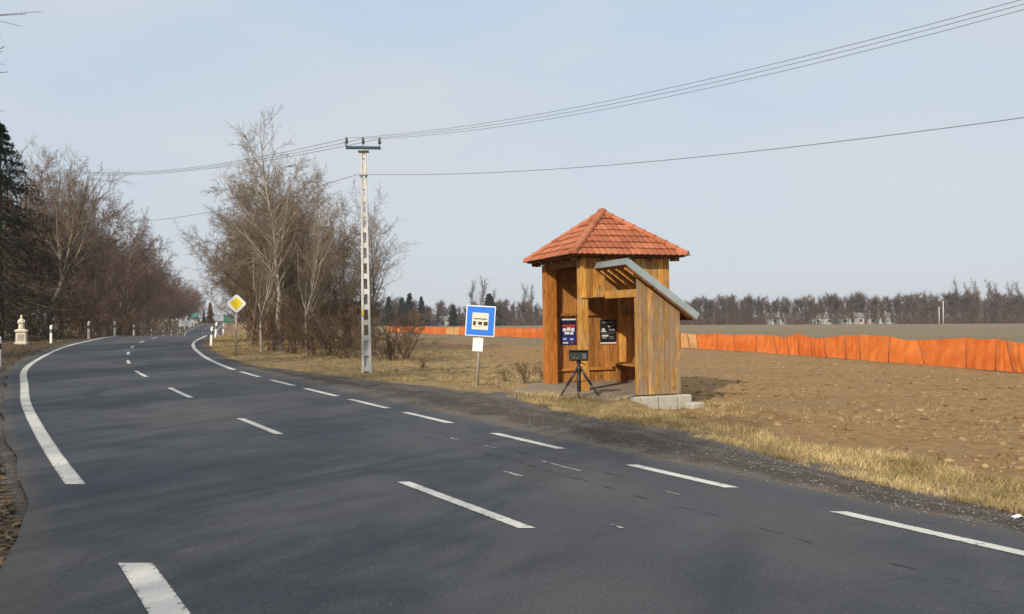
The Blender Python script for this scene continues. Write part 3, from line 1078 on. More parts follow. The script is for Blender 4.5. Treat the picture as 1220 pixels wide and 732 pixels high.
        for k in range(nt_):
            qa = p0.lerp(p1, max(0, k / nt_ - .002))
            qb = p0.lerp(p1, min(1, (k + 1) / nt_ + .02))
            dr = (qb - qa).normalized()
            sd = dr.cross(Vector((0, 0, 1))).normalized()
            upv = sd.cross(dr)
            bm = bmesh.new()
            rings = []
            for qq, r0 in ((qa, .105), (qa.lerp(qb, .08), .108), (qa.lerp(qb, .1), .098), (qb, .085)):
                ring = []
                for i in range(9):
                    th = math.pi * (-.08 + 1.16 * i / 8)
                    ring.append(bm.verts.new(qq + sd * math.cos(th) * r0 + upv * (math.sin(th) * r0 * .8 - .01)))
                rings.append(ring)
            for i in range(3):
                for j in range(8):
                    bm.faces.new((rings[i][j], rings[i][j + 1], rings[i + 1][j + 1], rings[i + 1][j]))
            bm.faces.new(rings[0])
            bmesh.ops.transform(bm, matrix=rotz, verts=bm.verts)
            cc_ = sum((v.co for v in bm.verts), Vector()) / len(bm.verts)
            bmesh.ops.translate(bm, vec=-cc_, verts=bm.verts)
            link('hip_tile', bm_mesh('hip_tile', bm, M['tile'], True), rf, cc_)
    bm = bmesh.new()
    add_lathe(bm, [(.13, -.02), (.125, .03), (.10, .07), (.05, .10), (.01, .11)], 12, (0, 0, APEX + .03))
    link('cap_tile', bm_mesh('cap_tile', bm, M['tile'], True), rf)

    # footing stones under the porch
    ft = link('footing', None, t)
    x = px0 - .36
    for w in (.36, .42, .46, .34):
        zb = -.42
        bx('stone', (x + w / 2, yF - .05, (zb - .02) / 2 + .0), (w - .012, .22, -zb - .02), M['concrete'], None, ft, .018)
        x += w
    bx('stone', (px0 + 1.22, yF - .22, -.29), (.34, .30, .22), M['concrete'], Matrix.Rotation(.2, 3, 'Z'), ft, .02)

    # posters on the back wall
    W = t.matrix_basis
    def wall_pt(px, py):
        # where the pixel's ray meets the back wall's inner face
        v = ray(px, py)
        Wi = W.inverted()
        o, e = Wi @ Vector((0, 0, EYE)), Wi @ (Vector((0, 0, EYE)) + v)
        d = e - o
        s = ((A_ - .072) - o.y) / d.y
        return o + d * s
    def poster(label, name, p, w, h, art):
        r = thing(name, label, 'poster', W @ p, t.rotation_euler)
        art(r, w, h)
    def pbox(par, n, x, z, w, h, m, y=0):
        bm = bmesh.new()
        add_box(bm, (x, -.004 - y, z), (w, .004, h))
        return link(n, bm_mesh(n, bm, m), par)
    PN = {k: simple('print_' + k, c, .45, .05, 5, .4, bump=0) for k, c in dict(navy=(.02, .03, .14), red=(.50, .05, .05), white=(.72, .72, .72), blue=(.05, .10, .42), grey=(.30, .31, .33), dark=(.016, .017, .02), mid=(.12, .125, .135)).items()}
    def art1(r, w, h):
        pbox(r, 'sheet', 0, 0, w, h, PN['navy'])
        pbox(r, 'margin', 0, h * .46, w * .96, h * .05, PN['white'], .004)
        pbox(r, 'picture', w * .02, h * .33, w * .8, h * .12, PN['dark'], .004)
        pbox(r, 'headline', 0, h * .22, w * .86, h * .08, PN['red'], .004)
        for k, (x, z, ww, hh) in enumerate(((-.25, .07, .22, .12), (.02, .09, .22, .13), (.28, .07, .2, .14), (-.1, -.06, .3, .10), (.2, -.07, .22, .1))):
            pbox(r, 'lettering', w * x, h * z, w * ww, h * hh, PN['white'], .006)
        for x, z in ((-.24, -.28), (.2, -.30)):
            pbox(r, 'logo', w * x, h * z, w * .3, h * .14, PN['blue'], .004)
            pbox(r, 'lettering', w * x, h * z, w * .2, h * .04, PN['white'], .008)
        pbox(r, 'lettering', -w * .2, -h * .43, w * .34, h * .05, PN['white'], .006)
        pbox(r, 'lettering', w * .22, -h * .43, w * .2, h * .04, PN['red'], .006)
    def art2(r, w, h):
        pbox(r, 'sheet', 0, 0, w, h, PN['dark'])
        pbox(r, 'lettering', 0, h * .39, w * .72, h * .05, PN['grey'], .004)
        for k in range(6):
            pbox(r, 'lettering', w * (-.32 + .128 * k), h * .39, w * .05, h * .07, PN['mid'], .007)
        for x, z, ww, hh, m in ((-.3, .10, .18, .09, 'white'), (-.28, .02, .3, .05, 'white'), (.05, .22, .14, .07, 'grey'), (.3, .26, .16, .06, 'grey'),
                                (.12, .08, .16, .06, 'grey'), (.33, .08, .14, .08, 'grey'), (-.2, -.16, .4, .07, 'white'), (-.25, -.25, .26, .05, 'grey'),
                                (.0, -.05, .8, .012, 'grey'), (.18, -.2, .22, .03, 'grey'), (.2, -.28, .3, .025, 'grey')):
            pbox(r, 'lettering', w * x, h * z, w * ww, h * hh, PN[m], .004)
        pbox(r, 'margin', 0, -h * .465, w, h * .06, PN['white'], .004)
    poster('red, white and blue poster half hidden behind the shelter post', 'poster', wall_pt(677, 395.2) + Vector((0, -.006, 0)), .43, .66, art1)
    poster('black poster with white print and white lower edge on the shelter back wall', 'poster', wall_pt(724.5, 395.5) + Vector((0, -.006, 0)), .46, .62, art2)
    return t
build_shelter()

# ================================================================== TRIPOD AND SPEED CAMERA
def build_tripod():
    base = at(690, 472.5, 16.75)
    x, y = base.x, base.y
    inside = bool(slab_in(np.array([x]), np.array([y]))[0])
    z = FLOOR if inside else gz(x, y)
    t = thing('tripod', 'black tripod with spread legs standing in front of the timber shelter', 'tripod', (x, y, z))
    hub = Vector((0, 0, .56))
    feet = [(-.385, -.06), (.40, .02), (-.05, -.02)]
    feet = [(-.39, .05), (.40, .05), (-.04, -.34)]
    for fx, fy in feet:
        gx, gy = x + fx, y + fy
        zf = (FLOOR if bool(slab_in(np.array([gx]), np.array([gy]))[0]) else gz(gx, gy)) - z
        p = Vector((fx, fy, zf + .015))
        top = hub + Vector((fx, fy, 0)).normalized() * .045
        mid = top.lerp(p, .55)
        bm = bmesh.new()
        add_tube(bm, [top, mid], .027, 8)
        l = link('leg', bm_mesh('leg', bm, M['tripod_leg'], True), t)
        tube('lower_tube', [mid, p], .019, M['tripod_leg'], l)
        bm = bmesh.new()
        add_lathe(bm, [(.02, -.012), (.026, .0), (.022, .03), (.012, .05)], 10, p)
        link('rubber_foot', bm_mesh('rubber_foot', bm, M['tripod'], True), l)
        tube('clamp', [top.lerp(p, .52), top.lerp(p, .60)], .027, M['tripod'], l)
        br = Vector((0, 0, .30))
        tube('brace', [br, top.lerp(p, .42)], .009, M['tripod_leg'], t, 6)
    tube('centre_column', [(0, 0, .10), (0, 0, .54)], .044, M['tripod'], t, 12)
    tube('centre_column', [(0, 0, .55), (0, 0, .74)], .022, M['tripod'], t, 12)
    bm = bmesh.new()
    add_lathe(bm, [(.03, .50), (.06, .53), (.06, .60), (.035, .64)], 12)
    link('hub', bm_mesh('hub', bm, M['tripod'], True), t)
    box('pan_head', (0, 0, .70), (.10, .09, .06), M['tripod'], t, None, .01)
    tube('pan_handle', [(.04, .03, .70), (.16, .20, .64)], .009, M['tripod'], t, 6)
    c = thing('speed_camera', 'black boxy speed camera mounted on the tripod', 'speed camera', (x, y, z + .735), (0, 0, R(-6)))
    box('body', (0, 0, .105), (.40, .22, .20), M['tripod'], c, None, .02)
    box('hood', (0, -.02, .218), (.43, .28, .022), M['tripod'], c, None, .008)
    box('front_bezel', (0, -.118, .10), (.36, .016, .16), M['tripod_leg'], c, None, .006)
    box('window', (-.06, -.130, .11), (.17, .012, .10), M['tripod'], c, None, .004)
    box('display', (.115, -.130, .105), (.075, .012, .11), M['lens'], c, None, .004)
    for xx in (-.10, -.03):
        tube('lens', [(xx, -.13, .062), (xx, -.145, .062)], .024, M['lens'], c, 14)
build_tripod()

# ================================================================== SIGNS
def sbox(name, c, s, mat, parent, bev=0.004):
    return box(name, c, s, mat, parent, None, bev)
def build_bus_sign():
    b = on_ground(568, 460)
    t = thing('bus_stop_sign', 'blue square bus stop sign on a leaning metal post by the lay-by', 'sign', b, (R(-1), R(3.6), R(-9)))
    k = b.y / F_PX
    zc = 77.0 * k
    tube('post', [(0, .03, -.2), (0, .03, zc + 18 * k)], .042, M['galv_brown'], t, 12)
    w, h = 35.5 * k, 36.5 * k
    p = sbox('sign_plate', (0, -.035, zc), (w, .02, h), M['white_sign'], t)
    sbox('blue_field', (0, -.049, zc), (w * .93, .01, h * .93), M['blue_sign'], p, .002)
    sbox('pictogram_panel', (0, -.057, zc - .01 * h), (w * .56, .008, h * .55), M['cream'], p, .002)
    # bus seen from the side: roof line, windows, wheels hinted
    pw, ph = w * .56, h * .55
    z0 = zc - .01 * h
    sbox('bus_roof_line', (0, -.064, z0 + ph * .14), (pw * .80, .006, ph * .055), M['black'], p, .001)
    sbox('bus_window', (-pw * .345, -.064, z0 - ph * .13), (pw * .17, .006, ph * .24), M['black'], p, .008)
    sbox('bus_window', (0, -.064, z0 - ph * .12), (pw * .24, .006, ph * .18), M['black'], p, .008)
    sbox('bus_window', (pw * .34, -.064, z0 - ph * .13), (pw * .24, .006, ph * .22), M['black'], p, .008)
    sbox('bus_sill_line', (0, -.064, z0 - ph * .31), (pw * .7, .006, ph * .02), M['galv_brown'], p, .001)
    sbox('timetable_plate', (-.03, -.035, zc - (18.3 + 10) * k), (12.5 * k, .025, 16 * k), M['white_sign'], t)
    sbox('bracket', (0, -.01, zc + .15), (.12, .03, .04), M['galv'], t)
    sbox('bracket', (0, -.01, zc - .15), (.12, .03, .04), M['galv'], t)
build_bus_sign()
def build_priority_sign():
    b = on_ground(281, 424)
    k = b.y / F_PX
    t = thing('priority_road_sign', 'yellow and white diamond priority road sign beside the bare trees', 'sign', b, (0, R(.6), R(14)))
    zc = 62 * k
    tube('post', [(0, .03, -.2), (0, .03, zc + 6 * k)], .038, M['galv_brown'], t, 10)
    def dia(name, r, y, th, mat, par, rc):
        bm = bmesh.new()
        add_box(bm, (0, y, 0), (r, th, r))
        es = [e for e in bm.edges if abs((e.verts[0].co - e.verts[1].co).y) > th * .5]
        bmesh.ops.bevel(bm, geom=es, offset=rc, segments=3, affect='EDGES')
        bmesh.ops.transform(bm, matrix=Matrix.Translation((0, 0, zc)) @ Matrix.Rotation(math.pi / 4, 4, 'Y'), verts=bm.verts)
        return link(name, bm_mesh(name, bm, mat), par)
    r = 23.5 * k / 1.414
    p = dia('sign_plate', r, -.03, .02, M['white_sign'], t, .05)
    dia('yellow_field', r * .66, -.044, .01, M['yellow'], p, .02)
    dia('backing', r * .96, -.014, .012, M['sign_back'], p, .05)
build_priority_sign()

# ------------------------------------------------------------------ delineator posts
def build_delineator():
    t = thing('delineator_post', '', 'roadside post', (0, 0, 0))
    bm = bmesh.new()
    add_prism(bm, [(-.055, -.05), (.055, -.05), (.04, .05), (-.04, .05)], -.15, .62, lambda a, b, z: Vector((a, b, z)))
    link('post_body', bm_mesh('post_body', bm, M['post_white']), t)
    bm = bmesh.new()
    add_prism(bm, [(-.057, -.052), (.057, -.052), (.042, .052), (-.042, .052)], .60, .80, lambda a, b, z: Vector((a, b, z + .16 * b)))
    link('black_band', bm_mesh('black_band', bm, M['post_black']), t)
    bm = bmesh.new()
    add_prism(bm, [(-.055, -.05), (.055, -.05), (.04, .05), (-.04, .05)], .78, 1.0, lambda a, b, z: Vector((a, b, z + (.5 * b if z > .9 else 0))))
    link('post_top', bm_mesh('post_top', bm, M['post_white']), t)
    bm = bmesh.new()
    add_box(bm, (0, -.055, .70), (.04, .012, .10))
    link('reflector', bm_mesh('reflector', bm, M['reflector']), t)
    return t
def copy_tree(o, parent=None):
    c = o.copy()
    COL.objects.link(c)
    c.parent = parent
    for ch in list(o.children):
        copy_tree(ch, c)
    return c
DEL = build_delineator()
_used = [False]
def put_post(x, y, label, group, s=1.0, tilt=0, rz=0):
    o = DEL if not _used[0] else copy_tree(DEL)
    _used[0] = True
    o.location = (x, y, gz(x, y))
    o.scale = (s, s, s)
    o.rotation_euler = (0, R(tilt), R(rz))
    o['label'] = label
    o['group'] = group
GL, GR = 'white posts along the left road edge', 'white posts along the right road edge'
def lpost(d, off, label, **kw):
    put_post(float(xl(d) - off * kk(d)), d, label, GL, **kw)
def rpost(d, off, label, **kw):
    put_post(float(xr(d) + off * kk(d)), d, label, GR, **kw)
p = at(-1, 427, 27.5)
put_post(p.x, p.y, 'white roadside post cut by the left picture edge', GL, 1.0)
p = at(61, 405, 44.5)
put_post(p.x, p.y, 'grey-looking post in shade right of the stone shrine', GL, 1.0)
lpost(51, .9, 'bright white post at the left end of the road crest', s=1.05)
for i, d in enumerate((62, 76, 92, 108, 124, 140, 156, 172, 190, 210, 232)):
    lpost(d, 1.0, 'white post in the row running along the far left road edge', s=1.15)
p = on_ground(251.5, 412)
put_post(p.x, p.y, 'nearest white post on the right verge, by the diamond sign', GR, .95, 3)
p = on_ground(256.5, 403)
put_post(p.x, p.y, 'middle of three white posts left of the diamond sign', GR, .98, 5)
p = at(266, 397.5, 66)
put_post(p.x, p.y, 'farthest of three white posts left of the diamond sign', GR, 1.0, 2)
for d in (170, 195, 225):
    rpost(d, 1.0, 'tiny white post on the far right road edge', s=1.1)

# ================================================================== CONCRETE POLE AND WIRES
POLE = on_ground(437, 444)
POLE_H = (444 - 176) / F_PX * POLE.y
def build_pole():
    t = thing('utility_pole', 'pale concrete ladder-pattern power pole with short crossarm in front of bare trees', 'utility pole', POLE, (0, R(-.75), R(8)))
    H = POLE_H
    w0, w1, dp0, dp1 = .150, .085, .14, .10
    def hw(z):
        return w0 + (w1 - w0) * z / H
    for s in (-1, 1):
        bm = bmesh.new()
        lw0, lw1 = .075, .05
        for z, d_, l_ in ((-.6, dp0, lw0), (H, dp1, lw1)):
            pass
        A = [bm.verts.new((s * hw(-.4), y_, -.4)) for y_ in (-dp0, dp0)] + [bm.verts.new((s * (hw(-.4) - lw0), y_, -.4)) for y_ in (dp0, -dp0)]
        B = [bm.verts.new((s * hw(H), y_, H)) for y_ in (-dp1, dp1)] + [bm.verts.new((s * (hw(H) - lw1), y_, H)) for y_ in (dp1, -dp1)]
        bm.faces.new(A)
        bm.faces.new(B[::-1])
        for i in range(4):
            bm.faces.new((A[i], A[(i + 1) % 4], B[(i + 1) % 4], B[i]))
        link('leg', bm_mesh('leg', bm, M['concrete_pole']), t)
    n = 15
    for i in range(n):
        z = .12 + (H - .3) * i / (n - 1)
        w = 2 * (hw(z) - .05)
        big = i >= n - 3
        box('rung', (0, 0, z), (w, (dp0 + (dp1 - dp0) * z / H) * 1.55, .16 if not big else .34), M['concrete_pole'], t)
    # recessed web low on the pole
    box('web', (0, 0, .55), (.16, .06, 1.0), M['concrete_pole'], t)
    box('number_plate', (-.09, -.175, H * .265), (.08, .02, .11), M['yellow'], t, None, .004)
    # crossarm
    k = POLE.y / F_PX
    cl = 20.5 * k
    ca = box('crossarm', (0, -.16, H - .03), (2 * cl, .10, .085), M['crossarm'], t, None, .008)
    box('clamp', (0, -.02, H - .10), (.34, .34, .06), M['galv'], t, None, .005)
    ins = []
    for xx in (-cl * .94, 0, cl * .94):
        bm = bmesh.new()
        prof = [(.012, 0), (.014, .06), (.05, .07), (.055, .10), (.03, .12), (.045, .14), (.045, .17), (.028, .19), (.035, .21), (.03, .25), (.008, .26)]
        add_lathe(bm, prof, 12, (xx, -.16, H + .035))
        link('insulator', bm_mesh('insulator', bm, M['insulator'], True), t)
        ins.append(Vector((xx, -.16, H + .26)))
    # arcing rods at the ends
    tube('rod', [(-cl, -.16, H + .03), (-cl - .13, -.16, H + .32)], .010, M['galv'], t, 6)
    # lower bracket for the single cable
    zl = H - 33 * k
    box('cable_bracket', (0, -.15, zl), (.30, .10, .06), M['galv_brown'], t, None, .006)
    Wm = t.matrix_basis
    return [Wm @ v for v in ins], Wm @ Vector((-.18, -.2, zl)), Wm @ Vector((.18, -.2, zl))
INS, LOWL, LOWR = build_pole()
def wire(p0, q, n, ext, label, r):
    """p0 on the pole, q a known point of the wire, curve with sag, run on past q"""
    d = q - p0
    pts = []
    for i in range(n + 1):
        t_ = ext * i / n
        p = p0 + d * t_
        p.z -= SAG * 4 * t_ * (1 - t_)
        pts.append(p)
    bm = bmesh.new()
    add_tube(bm, pts, r, 5)
    o = link('overhead_wire', bm_mesh('overhead_wire', bm, M['wire'], True))
    tag(o, label, 'wire', 'overhead power wires')
names = ('nearest the crossarm left end', 'from the crossarm middle', 'from the crossarm right end')
for i, (yy, lab) in enumerate(zip((-1.5, 4.5, 11), names)):
    SAG = .36
    wire(INS[i], at(1222, yy, 11.2 + .35 * i), 40, 2.2, 'thin power wire rising to the upper right ' + lab, .006)
    SAG = .30
    q_ = at(124, 206 + 1.5 * i, 40 + .6 * i)
    wire(INS[i], q_, 30, 1.35, 'thin power wire running left over the trees ' + lab, .009)
SAG = .26
wire(LOWR, at(1222, 140, 11.8), 40, 2.2, 'single lower cable running right from the pole above the shelter', .0075)
SAG = .25
wire(LOWL, at(165, 264, 38), 30, 1.5, 'single lower cable running left from the pole behind the bare trees', .010)

# ================================================================== ORANGE NET FENCE
def build_fence():
    base = [(1330, 456, 0), (1220, 444.5, 0), (1110, 435.5, 0), (1058, 432, 0), (982, 425.7, 0), (893, 419.3, 0), (827, 415.5, 0), (650, 403.3, 0), (591, 400.8, 0), (493, 396.6, 0), (455, 394.6, 0)]
    P = []
    for px, py, _ in base:
        v = ray(px, py)
        d = 15.0
        while d < 300:
            z = float(G0(np.array([v.x * d]), np.array([d]))[0])
            if EYE + v.z * d <= z:
                break
            d += .02
        P.append(Vector((v.x * d, d)))
    seg = [0]
    for i in range(1, len(P)):
        seg.append(seg[-1] + (P[i] - P[i - 1]).length)
    tot = seg[-1]
    def along(s):
        i = max(k for k in range(len(seg) - 1) if seg[k] <= s) if s > 0 else 0
        f = (s - seg[i]) / (seg[i + 1] - seg[i])
        return P[i].lerp(P[i + 1], f)
    t = thing('barrier_fence', 'long bright orange plastic net fence crossing the ploughed field', 'fence', (P[1].x, P[1].y, 0))
    org = Vector((P[1].x, P[1].y, 0))
    st = [0]
    rr = random.Random(4)
    while st[-1] < tot - 3:
        st.append(st[-1] + (rr.uniform(.8, 2.3) if st[-1] < 32 else rr.uniform(1.8, 3.0)))
    tops = []
    for s in st:
        p = along(min(s, tot - .01))
        z = float(G0(np.array([p.x]), np.array([p.y]))[0])
        b = Vector((p.x, p.y, z - .1))
        lean = rr.uniform(-.38, .16)
        q2 = along(min(s + .5, tot - .005))
        dr = Vector((q2.x - p.x, q2.y - p.y, 0))
        dr = dr.normalized() if dr.length > 1e-4 else Vector((0, 1, 0))
        h = rr.uniform(.92, 1.16)
        top = b + Vector((0, 0, h + .1)) + dr * -lean
        tops.append((b, top, dr))
        tube('stake', [b - org - dr.orthogonal() * 0, top - org + Vector((0, 0, .03))], .018, M['stake'], t, 6)
    for i in range(len(st) - 1):
        (b0, t0, dr), (b1, t1, _) = tops[i], tops[i + 1]
        nx, nz = 10, 7
        V, Fq = [], []
        nrm = Vector((-dr.y, dr.x, 0))
        if nrm.y > 0:
            nrm = -nrm
        mid_s = (st[i] + st[i + 1]) / 2
        sag = rr.uniform(.01, .07)
        bl = rr.uniform(-.08, .08)
        for a_i in range(nx + 1):
            u_ = a_i / nx
            for c_i in range(nz + 1):
                w_ = c_i / nz
                lo = b0.lerp(b1, u_) + Vector((0, 0, .10))
                hi = t0.lerp(t1, u_)
                hi.z -= sag * 4 * u_ * (1 - u_)
                g = float(G0(np.array([lo.x]), np.array([lo.y]))[0])
                lo.z = max(lo.z, g - .0)
                pt = lo.lerp(hi, w_)
                wr = .045 * math.sin(u_ * 19 + i * 2.1 + w_ * 2.5) * math.sin(math.pi * u_) + bl * math.sin(math.pi * u_) * math.sin(math.pi * w_) + .018 * math.sin(w_ * 9 + u_ * 4 + i)
                pt = pt - nrm * (.05 + wr)
                V.append(pt - org)
        for a_i in range(nx):
            for c_i in range(nz):
                k = a_i * (nz + 1) + c_i
                Fq.append((k, k + 1, k + nz + 2, k + nz + 1))
        mid = along(min(mid_s, tot - .01))
        mpx = 610 + mid.x / mid.y * F_PX
        m = M['net_tan'] if (815 < mpx < 828 or 530 < mpx < 546 or mpx < 466) else M['net']
        V = np.array([tuple(v) for v in V])
        c = V.mean(0)
        o = link('net_panel', mesh_np('net_panel', V - c, np.array(Fq), m, True), t, tuple(c))
build_fence()

# ================================================================== STONE SHRINE
def build_shrine():
    d = 43.5
    b = at(25.5, 405, d)
    k = d / F_PX
    t = thing('wayside_shrine', 'small cream stone statue on a square pedestal at the left wood edge', 'statue', (b.x, b.y, gz(b.x, b.y) - .02), (0, 0, R(20)))
    t.scale = (35 * k / 1.67,) * 3
    def ring(bm, z, w):
        return [bm.verts.new((sx * w, sy * w, z)) for sx, sy in ((-1, -1), (1, -1), (1, 1), (-1, 1))]
    bm = bmesh.new()
    prof = [(-.1, .30), (.10, .30), (.14, .25), (.66, .235), (.72, .29), (.80, .30), (.84, .24), (.87, .17)]
    rings = [ring(bm, z, w) for z, w in prof]
    bm.faces.new(rings[0][::-1])
    bm.faces.new(rings[-1])
    for i in range(len(rings) - 1):
        for j in range(4):
            bm.faces.new((rings[i][j], rings[i][(j + 1) % 4], rings[i + 1][(j + 1) % 4], rings[i + 1][j]))
    link('pedestal', bm_mesh('pedestal', bm, M['stone']), t)
    box('inscription_panel', (0, -.246, .40), (.30, .02, .34), M['concrete'], t, None, .004)
    # robed figure
    bm = bmesh.new()
    bmv = [((0, 0, .86), .15), ((0, 0, 1.0), .145), ((0, 0, 1.2), .13), ((0, 0, 1.36), .14), ((0, 0, 1.44), .10), ((0, 0, 1.485), .05), ((0, 0, 1.52), .062), ((0, -.005, 1.58), .075), ((0, 0, 1.64), .06), ((0, 0, 1.67), .02)]
    rings = []
    for (c, r) in bmv:
        rings.append([bm.verts.new((c[0] + r * math.cos(a) * (1.05 if c[2] < 1.45 else .9), c[1] + r * .75 * math.sin(a) * (1 + .08 * math.cos(5 * a) * (c[2] < 1.3)), c[2])) for a in [2 * math.pi * q_ / 16 for q_ in range(16)]])
    bm.faces.new(rings[0][::-1])
    bm.faces.new(rings[-1])
    for i in range(len(rings) - 1):
        for j in range(16):
            bm.faces.new((rings[i][j], rings[i][(j + 1) % 16], rings[i + 1][(j + 1) % 16], rings[i + 1][j]))
    add_tube(bm, [(-.13, 0, 1.38), (-.16, -.07, 1.22), (-.03, -.14, 1.24)], [.045, .04, .03], 8)
    add_tube(bm, [(.13, 0, 1.38), (.16, -.07, 1.22), (.03, -.14, 1.27)], [.045, .04, .03], 8)
    link('figure', bm_mesh('figure', bm, M['stone'], True), t)
build_shrine()

# ================================================================== TREES
def unit(v):
    return v / (np.linalg.norm(v, axis=-1, keepdims=True) + 1e-9)
def branch_level(P, Rd, n_child, t0, t1, ang, length, k, up, wig, r_scale, rs, pers=None, taper=.25, lenfall=.5, minr=.004, minlen=0.0):
    """P (n,k0,3) parents, Rd (n,k0) radii -> children arrays. Vectorised growth."""
    n, k0, _ = P.shape
    tot = n * n_child
    par = np.repeat(np.arange(n), n_child)
    t = t0 + (t1 - t0) * ((np.tile(np.arange(n_child), n) + rs.random(tot)) / n_child)
    f = t * (k0 - 1)
    i = np.clip(f.astype(int), 0, k0 - 2)
    fr = (f - i)[:, None]
    a, b = P[par, i], P[par, i + 1]
    pos = a * (1 - fr) + b * fr
    rad = Rd[par, i] * (1 - fr[:, 0]) + Rd[par, i + 1] * fr[:, 0]
    dr = unit(b - a)
    rv = unit(rs.normal(size=(tot, 3)))
    side = unit(np.cross(dr, rv))
    an = np.radians(ang[0] + (ang[1] - ang[0]) * rs.random(tot))[:, None]
    d = dr * np.cos(an) + side * np.sin(an)
    plen = np.linalg.norm(P[:, -1] - P[:, 0], axis=1)[par]
    L = plen * length * (1 - lenfall * t) * (.6 + .8 * rs.random(tot))
    if minlen:
        kp = (L > minlen) | (rs.random(tot) < .12)
        pos, d, L, rad = pos[kp], d[kp], L[kp], rad[kp]
        tot = len(L)
    r0 = np.maximum(np.minimum(rad * .85, rad * r_scale * (.7 + .5 * rs.random(tot))), minr)
    C = np.zeros((tot, k, 3))
    C[:, 0] = pos
    step = (L / (k - 1))[:, None]
    for j in range(1, k):
        d = unit(d + wig * rs.normal(size=(tot, 3)) + np.array([0, 0, up]))
        C[:, j] = C[:, j - 1] + d * step
    CR = r0[:, None] * np.linspace(1, taper, k)[None]
    return C, np.maximum(CR, minr * .6)
def tubes(P, Rd, sides):
    n, k, _ = P.shape
    T = np.gradient(P, axis=1)
    T = unit(T)
    ref = np.where(np.abs(T[..., 2:3]) < .9, np.array([0, 0, 1.0]), np.array([1.0, 0, 0]))
    A = unit(np.cross(T, ref))
    B = np.cross(T, A)
    th = 2 * np.pi * np.arange(sides) / sides
    V = P[:, :, None] + Rd[:, :, None, None] * (A[:, :, None] * np.cos(th)[:, None] + B[:, :, None] * np.sin(th)[:, None])
    idx = np.arange(n * k * sides).reshape(n, k, sides)
    nx = np.roll(idx, -1, axis=2)
    Fq = np.stack([idx[:, :-1], nx[:, :-1], nx[:, 1:], idx[:, 1:]], -1).reshape(-1, 4)
    return V.reshape(-1, 3), Fq
def join(parts):
    Vs, Fs, o = [], [], 0
    for V, F_ in parts:
        Vs.append(V)
        Fs.append(F_ + o)
        o += len(V)
    return np.concatenate(Vs), np.concatenate(Fs)
def bare_tree(seed, H, r0, limbs=22, l1=(35, 65), len1=.42, up1=.10, first=.22, n2=8, n3=6, n4=4, lean=(0, 0), wig=.05, twig=.006, up2=.06, droop=0., lenfall=.55, stems=1, crown_len=(.5, .52, .62)):
    rs = np.random.default_rng(seed)
    k = 14
    T, TR = [], []
    for s in range(stems):
        P = np.zeros((1, k, 3))
        d = unit(np.array([[lean[0] + (rs.normal() * .22 if stems > 1 else 0), lean[1] + (rs.normal() * .22 if stems > 1 else 0), 1.0]]))
        hh = H * (1 if s == 0 else rs.uniform(.6, .95))
        st0 = np.array([[rs.normal() * .12, rs.normal() * .12, 0]]) if stems > 1 else np.zeros((1, 3))
        P[:, 0] = st0 - np.array([0, 0, .15])
        for j in range(1, k):
            d = unit(d + wig * rs.normal(size=(1, 3)) + np.array([0, 0, .03]))
            P[:, j] = P[:, j - 1] + d * hh / (k - 1)
        Rr = r0 * (1 if s == 0 else rs.uniform(.5, .9)) * (1 - np.linspace(0, 1, k) ** .9 * .93)[None]
        Rr[:, 0] *= 1.5
        Rr[:, 1] *= 1.08
        T.append(P)
        TR.append(Rr)
    T, TR = np.concatenate(T), np.concatenate(TR)
    L1, R1 = branch_level(T, TR, max(3, limbs // stems), first, .97, l1, len1, 8, up1, .10, .62, rs, lenfall=lenfall, taper=.2)
    L2, R2 = branch_level(L1, R1, n2, .12, 1.0, (25, 60), crown_len[0], 6, up2, .13, .6, rs, taper=.25, minr=twig * 1.4, minlen=H * .03)
    L3, R3 = branch_level(L2, R2, n3, .1, 1.0, (20, 60), crown_len[1], 4, up2 - droop, .09, .6, rs, taper=.4, minr=twig * 1.1, minlen=H * .026)
    parts = [tubes(L2, R2, 4), tubes(L3, R3, 3)]
    if n4:
        L4, R4 = branch_level(L3, R3, n4, .1, 1.0, (20, 60), crown_len[2], 3, -droop, .09, .7, rs, taper=.5, minr=twig, minlen=H * .017)
        parts.append(tubes(L4, R4, 3))
    trunk = join([tubes(T, TR, 9), tubes(L1, R1, 6)])
    return trunk, join(parts)
TREE_KINDS = {}
def tree_meshes(key, bark_m, twig_m, **kw):
    tr, cr = bare_tree(**kw)
    TREE_KINDS[key] = (mesh_np('trunk', tr[0], tr[1], M[bark_m], True), mesh_np('crown', cr[0], cr[1], M[twig_m], True), kw['H'])
def put_tree(key, x, y, label, group=None, H=None, rz=0, name='bare_tree', wide=1.0, cat='tree'):
    tm, cm, h0 = TREE_KINDS[key]
    t = thing(name, label, cat, (x, y, gz(x, y) - .05), (0, 0, rz), group)
    s = (H / h0) if H else 1.0
    t.scale = (s * wide, s * wide, s)
    link('trunk', tm, t)
    link('crown', cm, t)
    return t
tree_meshes('birch', 'bark_birch', 'twig_grey', seed=3, H=12.2, r0=.13, limbs=32, l1=(30, 60), len1=.38, up1=.10, first=.22, n2=9, n3=6, n4=4, twig=.0065, lenfall=.75)
tree_meshes('bushy1', 'bark_grey', 'twig_grey', seed=11, H=9.5, r0=.13, limbs=36, l1=(40, 80), len1=.52, up1=.05, first=.10, n2=12, n3=8, n4=6, twig=.007, stems=3, up2=.03)
tree_meshes('bushy2', 'bark_grey', 'twig_grey', seed=12, H=9.5, r0=.12, limbs=36, l1=(40, 78), len1=.55, up1=.03, first=.12, n2=12, n3=8, n4=6, twig=.007, stems=2, droop=.04, up2=.02)
tree_meshes('bushy3', 'bark_grey', 'twig_shrub', seed=17, H=9.0, r0=.11, limbs=36, l1=(35, 80), len1=.5, up1=.04, first=.06, n2=11, n3=8, n4=6, twig=.007, stems=4, up2=.03)
